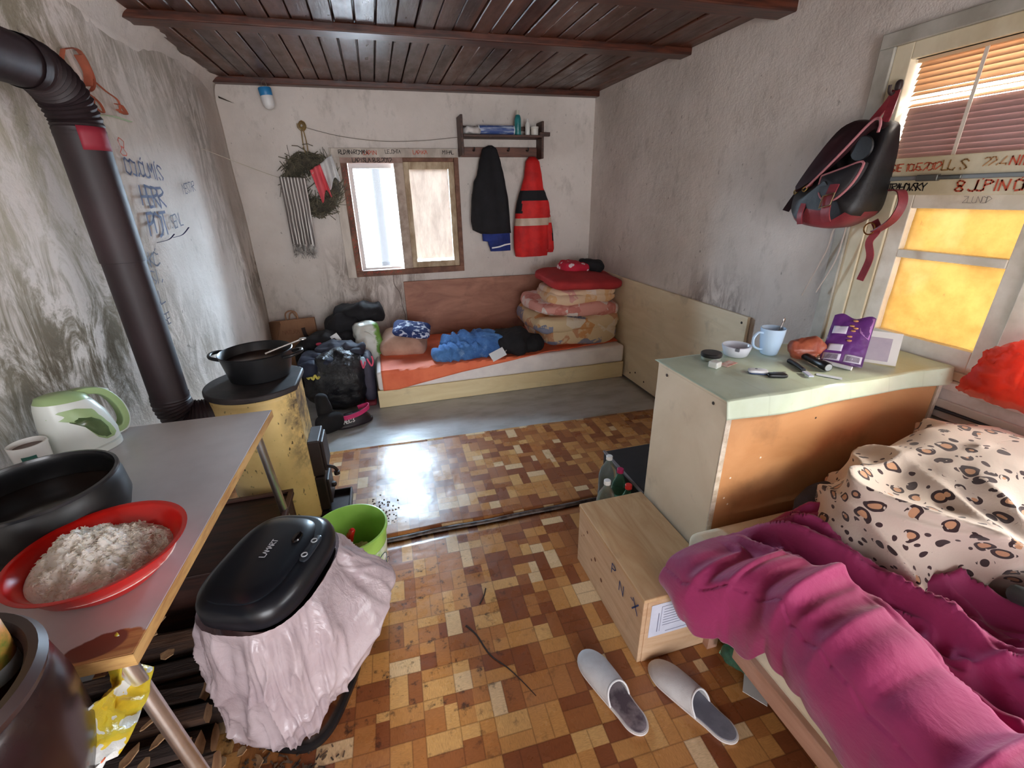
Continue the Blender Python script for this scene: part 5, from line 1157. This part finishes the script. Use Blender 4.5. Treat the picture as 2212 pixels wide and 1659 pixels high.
obj('dish', lathe([(0, 0), (.040, 0), (.044, .004), (.052, .030), (.054, .040), (.051, .042), (.048, .038), (.041, .008), (0, .007)], AC, 44), mat((214, 220, 232), .25), ash, auto=50)
obj('notch', obox((1.262, 1.332, .940), (.004, .002, 0), (-.003, .006, 0), (0, 0, .006)), mat((110, 114, 124), .5), ash)
mb = mug('mug', 'tall light blue mug with a spoon on green cloth', (1.425, 1.345, .9035), .032, .045, .105, mat((186, 212, 238), .22, name='blue_ceramic'), R(175))
tag(obj('teaspoon', cat(tube([(1.43, 1.34, .915), (1.452, 1.345, .985), (1.470, 1.35, 1.028)], .0025, 8, 4), blob((1.4725, 1.3505, 1.033), (.006, .003, .010), .9, 0, 1, 0, 8)), STEEL), 'metal teaspoon standing in the light blue mug', 'spoon')
tn = thing('tin', 'small round tin with black lid in front of the ashtray', 'tin', (1.17, 1.37, .9035))
obj('glass', lathe([(0, 0), (.034, 0), (.036, .003), (.036, .014), (0, .014)], (1.172, 1.362, .9035), 32), mat((150, 160, 150), .2), tn)
obj('lid', lathe([(0, .0), (.038, .0), (.039, .003), (.039, .011), (.036, .014), (0, .0145)], (1.172, 1.362, .9178), 32), mat((30, 28, 30), .4, (44, 42, 42), 20), tn)
tag(obj('glass_cube', box(-.018, .018, -.018, .018, 0, .024) and ([(1.128+x*.9-y*.35, 1.285+y*.9+x*.35, .9035+z) for x, y, z in box(-.018, .018, -.018, .018, 0, .024)[0]], box(0, 1, 0, 1, 0, 1)[1]), mat((216, 220, 216), .15, spec=.8), bev=.004), 'small pale square box in front of the black-lidded tin', 'box')
tag(obj('paper_scrap', obox((1.195, 1.295, .906), V((.03, .008, .002)), V((-.006, .016, 0)), V((0, 0, .0006))), mat((230, 214, 210), .6, (214, 150, 140), 30), smooth=False), 'small white and red paper scrap beside the square box', 'paper')
lt = thing('earphone_case', 'small white gadget lying beside the black key fob', 'gadget', (1.235, 1.185, .9035))
obj('body', blob((1.232, 1.190, .9105), (.032, .017, .0075), .5, 0, 1, -.5, 16), mat((224, 226, 232), .3), lt)
obj('blue_edge', blob((1.232, 1.188, .9062), (.033, .018, .003), .5, 0, 1, -.5, 14), mat((60, 80, 120), .4), lt)
obj('button', lathe([(0, 0), (.005, 0), (.004, .002), (0, .0022)], (1.228, 1.195, .917), 12), mat((90, 90, 96), .4), lt)
fo = thing('key_fob', 'black key fob in front of the black torch', 'key', (1.265, 1.135, .9035))
obj('body', blob((1.265, 1.138, .9105), (.032, .014, .007), .45, 0, 1, -.42, 16), mat((24, 26, 30), .35), fo)
obj('blade', obox((1.285, 1.150, .914), V((.020, -.006, 0)), V((.001, .003, 0)), V((0, 0, .001))), STEEL, fo, smooth=False)
kn_ = thing('pocket_knife', 'black pen-shaped knife with pale tip beside the torch', 'knife', (1.40, 1.18, .9035))
obj('handle', tube([(1.415, 1.238, .912), (1.405, 1.195, .912), (1.385, 1.145, .911)], lambda q: .0085-.001*q, 12, 4), mat((34, 36, 44), .4), kn_)
obj('tip', obox((1.372, 1.115, .910), V((.009, .022, 0)), V((-.008, .003, 0)), V((0, 0, .0025))), mat((190, 196, 220), .3), kn_, bev=.001)
to = thing('torch', 'black metal torch lying in front of the purple packet', 'torch', (1.48, 1.17, .9035))
td = V((-.03, -.138, 0)).normalized()
obj('barrel', lax([(.001, 0), (.0135, .001), (.0135, .03), (.0125, .034), (.0135, .038), (.0135, .085), (.016, .095), (.016, .125), (.0145, .128), (.001, .126)], (1.492, 1.245, .9205), td, 24), mat((22, 22, 24), .35), to, auto=30)
obj('lens', lax([(.001, 0), (.0125, 0), (.001, .001)], V((1.492, 1.245, .9205))+td*.1285, td, 20), mat((150, 156, 160), .1), to)
obj('switch', blob(V((1.492, 1.245, .9205))+td*.07+V((0, 0, .014)), (.006, .006, .003), .8, 0, 1), STEEL, to)
tag(obj('lighter', tube([(1.525, 1.195, .911), (1.555, 1.105, .911)], .0075, 12), mat((226, 228, 232), .3)), 'white stick lighter under the purple packet', 'lighter')
tag(obj('receipt', obox((1.432, 1.085, .905), V((.022, -.030, 0)), V((.008, .006, 0)), V((0, 0, .0006))), mat((206, 214, 226), .5), smooth=False), 'narrow pale paper strip by the torch head', 'paper')
br_ = thing('snack_bag', 'crumpled red-brown snack bag beside the purple packet', 'packet', (1.52, 1.25, .9035))
obj('bag', blob((1.515, 1.262, .940), (.055, .028, .034), .6, .012, 18, -.5, 26, pinch=.3, seed=3, folds=.008, tilt=(R(-30), 0)), mat((150, 74, 54), .35, (190, 108, 80), 16), br_, auto=180)
obj('label', obox((1.52, 1.232, .932), V((.016, -.008, 0)), V((0, -.002, .008)), V((-.0003, -.0008, 0))), mat((214, 190, 180), .5), br_, smooth=False)
# purple packet leaning on a picture frame
pp = thing('nut_packet', 'open purple nut packet with white labels on the green cloth', 'packet', (1.60, 1.17, .9035))
pu = V((.080, -.105, 0)).normalized(); pn = V((-pu.y, pu.x, 0))*-1; pup = V((.085, .050, .155)).normalized()
PO = V((1.530, 1.215, .905))
t = NT('purple_foil'); c = t.mix(t.rg(t.ns(7, None, 4), .4, .64), (108, 58, 132), (82, 36, 102)); t.bump(t.ns(20, None, 4), .4, .01); PUR = t.done(c, .28, 0, .6)
pnn = pu.cross(pup).normalized()
if pnn.dot(V((-1, -1, .3))) < 0: pnn = -pnn
def pk_(u, v, o):
    w_ = .132*(1-.06*v)
    b = .020*(math.sin(PI*u)**.6)*(math.sin(PI*min(1, v*.96+.02))**.5)
    return PO+pu*w_*u+pup*(.185*v+.008*math.sin(u*9)*(v > .9))+pnn*(b*o+.003*fb((u*3, v*4, o), 2))
obj('front', cat(grid(lambda u, v: pk_(u, v, 1), 18, 22), grid(lambda u, v: pk_(u, v, -1), 18, 22)), PUR, pp)
def on(u0, u1, v0, v1, m, nm='label'):
    obj(nm, grid(lambda a, b: pk_(u0+(u1-u0)*a, v0+(v1-v0)*b, 1)+pnn*.0016, 6, 6), m, pp, sol=.0005)
PLB = mat((206, 200, 216), .5)
on(.08, .42, .60, .76, PLB); on(.10, .44, .24, .38, PLB); on(.04, .46, .05, .19, PLB); on(.55, .95, .05, .20, PLB)
bv, bf = [], []
for i in range(12):
    for (u0, v0) in ((.60, .07), (.09, .07)):
        a = u0+i*.026; p = [pk_(a, v0, 1), pk_(a+.012, v0, 1), pk_(a+.012, v0+.10, 1), pk_(a, v0+.10, 1)]
        n0 = len(bv); bv += [q+pnn*.0028 for q in p]; bf.append((n0, n0+1, n0+2, n0+3))
obj('barcode', (bv, bf), mat((70, 50, 80), .6), pp, smooth=False)
obj('window_fold', ([pk_(u, v, 1)+pnn*.002 for u, v in [(.62, .98), (.98, .98), (.97, .55), (.72, .66)]], [(0, 1, 2, 3)]), mat((182, 128, 190), .25), pp, sol=.001)
for i, (u, v) in enumerate([(.55, .9), (.50, .78), (.56, .68), (.60, .74), (.52, .56), (.54, .47)]):
    obj('almond_print', blob(pk_(u, v, 1)+pnn*.0015, (.008, .008, .0035), .9, 0, 1, .4*i, 8), mat((206, 150, 100), .5), pp)
pf = thing('photo_frame', 'white card frame standing behind the purple packet', 'frame', (1.70, 1.13, .9035))
fa, fb_ = V((1.655, 1.185, .9045)), V((1.735, 1.085, .9045)); fu = (fb_-fa); fup = V((.045, .035, .105))
fnn = fu.cross(fup).normalized()
obj('card', obox(fa+fu/2+fup/2+fnn*.002, fu/2, fup/2, fnn*.002), mat((226, 224, 220), .5), pf, smooth=False)
sgn = 1 if fnn.dot(V((-1, -1, 0))) > 0 else -1
obj('picture', obox(fa+fu*.44+fup*.45+fnn*(.0045 if sgn > 0 else -.0005), fu*.36, fup*.36, fnn*.0005), mat((186, 176, 186), .5, (170, 160, 176), 9), pf, smooth=False)
# red carrier bag on the sill
t = NT('red_film'); c = t.mix(t.rg(t.ns(6, None, 5), .38, .66), (226, 84, 62), (200, 52, 44))
tl = t.n('BsdfTranslucent', {0: c}); gl = t.n('BsdfTransparent', {0: (250, 176, 156)}); mx = t.n('MixShader', {0: .6, 1: tl.outputs[0], 2: gl.outputs[0]}); t.bump(t.ns(14, None, 6), .8, .02); t.done(c, .25)
mx2 = t.n('MixShader', {0: .2, 1: mx.outputs[0], 2: t.b.outputs[0]}); t.t.links.new(mx2.outputs[0], t.out.inputs[0])
RB = t.m
def redbag(u, v):
    a = 2*PI*u; y = .80+.165*math.cos(a)*(1-.25*v); x = 1.880+.032*math.sin(a)*(1-.4*v)
    z = .848+.235*v*(1-.35*max(0, math.cos(a)))+.012*fb((math.cos(a)*2, math.sin(a)*2, v*3), 2)
    o = .012*fb((math.cos(a)*2, v*3, 5), 2.4)+.010*ridge((math.cos(a)*1.5, v*2, 2), 2.2)
    return (x+o*.6, y+o, z)
tag(obj('carrier_bag', grid(redbag, 80, 24), RB, auto=180), 'translucent red plastic bag on the sill below the right window', 'bag')

# ------------------------------------------------------------------ wooden chest, bottles, case
ch = thing('chest', 'pale plywood box with paper label beside the grey slippers', 'box', (.82, 1.16, .006))
PLY = plywood('pine_ply', (206, 176, 144), (186, 150, 116), (1.2, 1.0, 7), .6); PLT = plywood('pine_top', (204, 172, 132), (180, 140, 98), (5, 1, 5), .55)
obj('body', cat(box(.677, .692, .907, 1.413, .006, .284), box(.950, .965, .907, 1.413, .006, .284), box(.692, .950, .905, .92, .006, .284), box(.692, .950, 1.398, 1.413, .006, .284), box(.692, .950, .92, 1.398, .006, .018)), PLY, ch, smooth=False, bev=.0025)
obj('lid', box(.674, .968, .902, 1.416, .285, .300), PLT, ch, smooth=False, bev=.004)
pl = obj('paper_label', box(.706, .925, .9035, .9043, .120, .266), mat((206, 210, 226), .6, (190, 196, 214), 9), ch, smooth=False)
lv_, lf_ = [], []
for i in range(7):
    lv_, lf_ = cat((lv_, lf_), box(.755, .86-.01*(i % 3), .9028, .9033, .235-i*.012, .237-i*.012))
lv_, lf_ = cat((lv_, lf_), box(.735, .738, .9028, .9033, .14, .225), box(.745, .90, .9028, .9033, .250, .2515), box(.745, .7465, .9028, .9033, .14, .25), box(.9, .9015, .9028, .9033, .14, .25), box(.77, .85, .9028, .9033, .132, .134))
obj('print', (lv_, lf_), mat((120, 124, 150), .6), pl, smooth=False)
BLW = mat((44, 62, 110), .7)
def onleft(s, y, z, h, tilt=0): writing('lettering', s, (.6755, y, z), (0, -1, tilt), (0, -tilt*.6, 1), h, BLW, ch, .11, .15, 1, 3)
onleft('P', 1.115, .215, .042); onleft('N', 1.055, .19, .042); onleft('X', .965, .20, .05); onleft('-', .985, .215, .04)
for y_, z_, r_ in ((1.33, .22, .007), (1.36, .18, .004), (1.25, .15, .009), (1.28, .12, .006), (1.19, .10, .009), (1.38, .16, .003)):
    obj('knot', lax([(.0005, 0), (r_, 0), (.0005, .0008)], (.6768, y_, z_), (-1, 0, 0), 10), mat((108, 66, 42), .7), ch)
PETC = NT('clear_pet'); PETC = PETC.done((214, 226, 220), .06, 0, .5, Transmission_Weight=.85, IOR=1.2)
PETG2 = NT('green_tint_pet'); PETG2 = PETG2.done((120, 176, 150), .06, 0, .5, Transmission_Weight=.8, IOR=1.2)
def pet(label, x, y, h, r, m, capc, wrap=None):
    g = thing('plastic_bottle', label, 'bottle', (x, y, .013), 'plastic bottles beside the wooden chest')
    obj('body', lathe([(0, 0), (r*.8, 0), (r, .012), (r, .10), (r*.95, .115), (r, .13), (r, h*.66), (r*.8, h*.78), (r*.36, h*.90), (.012, h*.93), (.012, h*.97), (0, h*.97)], (x, y, .013), 32), m, g, auto=50)
    obj('cap', lathe([(0, 0), (.0155, 0), (.0155, .018), (.0135, .020), (0, .020)], (x, y, .013+h*.955), 20), capc, g)
    if wrap: obj('label', lathe([(r+.0008, .135), (r+.0008, h*.6)], (x, y, .013), 32, cap=(False, False)), wrap, g)
    return g
WCAP = mat((236, 236, 234), .4)
pet('clear plastic bottle with white cap, farthest from the chest', .955, 1.69, .300, .046, PETC, WCAP)
pet('greenish plastic bottle with magenta cap between the clear bottles', .955, 1.58, .295, .037, PETG2, mat((176, 34, 90), .4), mat((110, 170, 160), .3))
pet('clear plastic bottle with white cap standing against the chest', .855, 1.515, .295, .044, PETC, WCAP)
pet('green plastic bottle with red cap between chest and cabinet', .940, 1.475, .28, .036, PETG2, mat((206, 40, 36), .4))
cs = thing('case', 'flat black case behind the cabinet and the plastic bottles', 'case', (1.28, 1.70, .013))
obj('shell', box(1.01, 1.50, 1.47, 1.86, .013, .24), mat((20, 19, 22), .6, (30, 28, 32), 8), cs, bev=.015)
obj('trim', cat(box(1.007, 1.02, 1.47, 1.855, .236, .243)), mat((120, 116, 120), .4), cs, smooth=False)
obj('handle', tube([(1.008, 1.60, .12), (.995, 1.61, .13), (.995, 1.72, .13), (1.008, 1.73, .12)], .007, 8, 4), mat((30, 30, 32), .5), cs)

# ------------------------------------------------------------------ slippers
def slipper(label, toe, heel, soil, seed):
    T, H = V((toe[0], toe[1], 0)), V((heel[0], heel[1], 0)); d = (T-H).normalized(); s = V((-d.y, d.x, 0)); L = (T-H).length; O = H
    g = thing('slipper', label, 'slipper', ((T+H)/2).to_tuple()[:2]+(.007,), 'grey felt slippers')
    def half(q):      # half width along the length 0 heel .. 1 toe
        base = .036+.012*math.sin(max(0, q-.25)*PI*.75)
        e = 1
        if q < .16: e = math.sqrt(max(0, 1-((.16-q)/.16)**2))
        if q > .74: e = math.sqrt(max(0, 1-((q-.74)/.26)**2))
        return base*e
    N = 40
    qs = [(.5-.5*math.cos(PI*k/N)) for k in range(N+1)]
    def outline(f, z): 
        a = [O+d*L*(.5+(q-.5)*(1-(1-f)*.3))+s*half(q)*f+V((0, 0, z)) for q in qs]; b = [O+d*L*(.5+(q-.5)*(1-(1-f)*.3))-s*half(q)*f+V((0, 0, z)) for q in qs[1:-1]][::-1]
        return a+b
    obj('sole', loft([outline(.96, .007), outline(1, .010), outline(1, .015), outline(.97, .018)]), mat((206, 204, 204), .85), g, auto=60)
    obj('insole', loft([outline(.93, .0185), outline(.90, .020)]), mat(soil[0], .9, soil[1], 12, (1, 1, 1), .46, .6), g)
    FELT = mat((206, 206, 208), .95, (184, 180, 180), 6, bump=.35, bs=260, bd=.002)
    def up(u, v):
        q = .46+.54*v; q = min(q, .998)
        edge = .46-.10*(abs(2*u-1)**2.2)*(1-v)      # front opening curves back at the sides
        qq = edge+(1-edge)*v; qq = min(qq, .997)
        a = PI*u; hw = half(qq)*1.0
        h = (.052*(1-((qq-.42)/.58)**2*.72))*max(0, min(1, hw/.03))**.6
        return O+d*L*qq+s*hw*math.cos(a)+V((0, 0, .014+h*math.sin(a)**.75))
    obj('upper', grid(up, 30, 26), FELT, g, sol=.004)
    obj('edge_binding', tube([V(up(k/24, 0))+V((0, 0, .001)) for k in range(25)], .0032, 8), mat((220, 220, 222), .8), g)
    obj('sole_binding', tube(outline(1.0, .0135)+[outline(1.0, .0135)[0]], .0036, 8), mat((214, 208, 206), .8), g)
slipper('left grey felt slipper with stained insole near the plywood box', (.512, .992), (.583, .700), ((150, 140, 146), (92, 82, 92)), 1)
slipper('right grey felt slipper with clean insole nearest the bed', (.720, .888), (.828, .606), ((128, 130, 142), (112, 114, 128)), 2)

# ------------------------------------------------------------------ near bed
nb = thing('bed', 'near bed with pale wooden rail and pillows against the right wall', 'bed', (1.42, .1, 0))
RL = plywood('pale_rail', (192, 152, 132), (168, 128, 108), (4, .6, 4), .6)
obj('side_rail', box(.868, .892, -.90, .72, .205, .27), RL, nb, smooth=False, bev=.003)
obj('end_board', box(.892, 1.90, .985, 1.005, .205, .27), RL, nb, smooth=False, bev=.003)
obj('base', box(.93, 1.90, -.90, .984, .18, .25), mat((120, 90, 66), .7), nb, smooth=False)
for x_, y_ in ((.96, .90), (1.86, .95), (.96, -.85), (1.86, -.85)): obj('leg', box(x_-.02, x_+.02, y_-.02, y_+.02, .004, .18), RL, nb, smooth=False)
obj('mattress', box(.885, 1.90, -.88, 1.008, .252, .44), mat((226, 216, 192), .85, (210, 198, 172), 6), nb, bev=.03, seg=4)
# maroon cover: a sheet over the mattress edge, with long ridges running towards the camera
def sst(a, b, x):
    t = min(1, max(0, (x-a)/(b-a))); return t*t*(3-2*t)
def topz(x, y):
    # folds fan out from the head corner of the bed towards the camera
    dx, dy = x-.93, 1.12-y; th = math.atan2(dx, dy); r = math.hypot(dx, dy)
    g = sst(.12, .42, r)
    w1 = th+.10*noise.noise(V((r*2.2, th*2, .5)))
    f = 0
    for c, wd, am in ((.13, .085, .070), (.40, .075, .085), (.62, .060, .060), (.83, .075, .090), (1.08, .07, .06)):
        q = (w1-c)/wd; f += am*math.exp(-q*q) if q < 0 else am*math.exp(-(q*1.7)**2)
    f += .030*ridge((w1*2.4+.3, r*1.1, 2.2), 2.6)**3
    f += .020*ridge((w1*3.0+1.3, r*1.6, 5.2), 5.0)**2
    f += .012*ridge((x*1.3+.8*y, y*.9-.6*x, 8.2), 6.0)**4*3+.006*ridge((x*1.0-.9*y, x*.8+y*.4, 3.2), 11.0)**2
    edge = sst(.965, .86, y)
    return .450+edge*(.028+f*g)+.004*fb((x, y, 2), 9, 3)
EX = .865
def cover(u, v):
    y = .935-1.72*v
    lift = .105*sst(.66, .86, y)*sst(1.02, .93, y)
    drop = .075+.135*sst(.96, .74, y)-.035*sst(.66, .60, y)
    drop += .008*math.sin(y*21)
    s = u*(drop+.14+.96)
    ex = EX-lift
    zt = topz(ex+.16, y)
    if s < drop:
        h = drop-s
        z = zt-.075-h
        x = ex-.006-.016*math.sin(PI*h/max(drop, .01))+.014*(ridge((y*2.3, h*1.2, 3), 2.2)-.4)*sst(0, .10, h)+.05*lift*h/.1
    elif s < drop+.14:
        # rounded shoulder
        a = (s-drop)/.14*PI/2
        x = ex+.16*(1-math.cos(a)); z = zt-.075*(1-math.sin(a))+.012*(ridge((y*2.3, a*.3, 3), 2.2)-.4)*math.sin(2*a)
    else:
        x = min(ex+.16+(s-drop-.14), 1.915); z = topz(x, y)
    return (x, y, max(z, .08))
t = NT('maroon_cotton'); c = t.mix(t.rg(t.ns(3, None, 5), .36, .66), (150, 34, 92), (134, 26, 80)); t.bump(t.ma('ADD', t.ns(34, t.mp((1, .5, 1)), 4), t.ma('MULTIPLY', t.ns(11, None, 4, .6, 1.2), 1.2)), .35, .006)
tag(obj('duvet', grid(cover, 280, 400), t.done(c, .7, 0, .4, Sheen_Weight=.25), auto=180, sol=.006), 'crumpled maroon cotton cover over the near bed', 'duvet')
t = NT('leopard'); pv = t.mp((1, 1, 1)); wob = t.n('Mix', {0: .06, 4: pv, 5: t.n('TexNoise', {'Vector': pv, 'Scale': 9.0}).outputs[1]}, data_type='VECTOR').outputs[1]
v1 = t.vor(22, wob, 'F1', .85); d1 = v1.outputs[0]
rn = t.n('SeparateColor', {0: v1.outputs['Color']}).outputs[0]; rad = t.rg(rn, 0, 1, .26, .46)
inner = t.ma('LESS_THAN', d1, t.ma('MULTIPLY', rad, .62)); outer = t.ma('LESS_THAN', d1, rad)
brk = t.ma('GREATER_THAN', t.ns(24, None, 2), .42)
ring = t.ma('MULTIPLY', t.ma('SUBTRACT', outer, inner), brk)
smallv = t.vor(38, wob, 'F1', .9); dots = t.ma('MULTIPLY', t.ma('LESS_THAN', smallv.outputs[0], .26), t.ma('MULTIPLY', t.ma('GREATER_THAN', d1, .50), t.ma('GREATER_THAN', t.n('SeparateColor', {0: smallv.outputs['Color']}).outputs[1], .35)))
c = t.mix(t.ns(3), (206, 190, 176), (186, 170, 160)); c = t.mix(inner, c, (182, 136, 104)); c = t.mix(ring, c, (54, 38, 40)); c = t.mix(t.ma('MULTIPLY', inner, t.ma('LESS_THAN', rn, .3)), c, (54, 38, 40)); c = t.mix(dots, c, (62, 44, 46))
t.bump(t.ns(160, None, 3), .25, .004); LEO = t.done(c, .95, 0, .2, Sheen_Weight=.3)
def leo(u, v):
    # a heaped blanket: front edge low towards the camera, crest along the wall side
    a = 2*PI*u
    x = 1.60+.43*math.copysign(abs(math.cos(a))**.8, math.cos(a))*(1-v**2.2)**.5
    y = .700+.235*math.copysign(abs(math.sin(a))**.8, math.sin(a))*(1-v**2.2)**.5+.05*v-.10*(x-1.3)
    z = .475+.33*(1-(1-v)**1.8)*(.72+.30*sst(1.2, 1.65, x))
    p = V((x, y, z)); o = .014*fb(p, 5, 3)+.10*(ridge((x*.7+1.1*y+.12*noise.noise(p*4), (y-x)*.4, z*.5), 3.1)**4-.12)*sst(1, .6, v)+.05*(ridge((x*1.4-.5*y+.1*noise.noise(p*5), (y+x)*.5+3, z), 3.6)**4-.12)*sst(1, .6, v)+.018*math.sin(a*7+3*v)*(1-v)
    nrm = V((math.cos(a)*.6, math.sin(a)*.8, .6)).normalized()
    q = p+nrm*o
    return (min(q.x, 1.90), min(q.y, 1.0), q.z)
tag(obj('blanket', grid(leo, 240, 100), LEO, auto=180, sol=.006), 'heaped leopard print fleece blanket at the head of near bed', 'blanket')
tag(obj('dark_pillow', blob((1.55, .83, .53), (.36, .13, .065), .6, .015, 6, -.06, 30, seed=7), mat((44, 48, 66), .85, (32, 34, 48), 9), auto=180), 'dark blue pillow squeezed under the leopard blanket', 'pillow')
bb_ = thing('travel_bag', 'dark grey bag with rolled edge on the bed below leopard blanket', 'bag', (1.56, .30, .55))
obj('body', blob((1.60, .26, .60), (.26, .17, .075), .55, .02, 5, .35, 34, seed=9, folds=.015), mat((40, 44, 46), .7, (26, 28, 30), 7), bb_, auto=180)
obj('rolled_edge', tube([(1.36, .44, .60), (1.33, .36, .64), (1.36, .26, .655), (1.42, .16, .65)], .022, 12, 6), mat((70, 78, 80), .7), bb_)
# bits behind the chest, under the bed edge
tag(obj('crushed_bottle', blob((.985, .80, .045), (.03, .05, .03), .8, .012, 20, .4, 18), PETG2), 'crushed green plastic bottle on the floor under the bed', 'bottle')
tag(obj('paper_slip', obox((1.0, .72, .012), V((.03, .03, .0)), V((-.02, .03, 0)), V((0, 0, .0012))), mat((206, 206, 204), .7), smooth=False), 'white paper slip on the floor under the bed edge', 'paper')
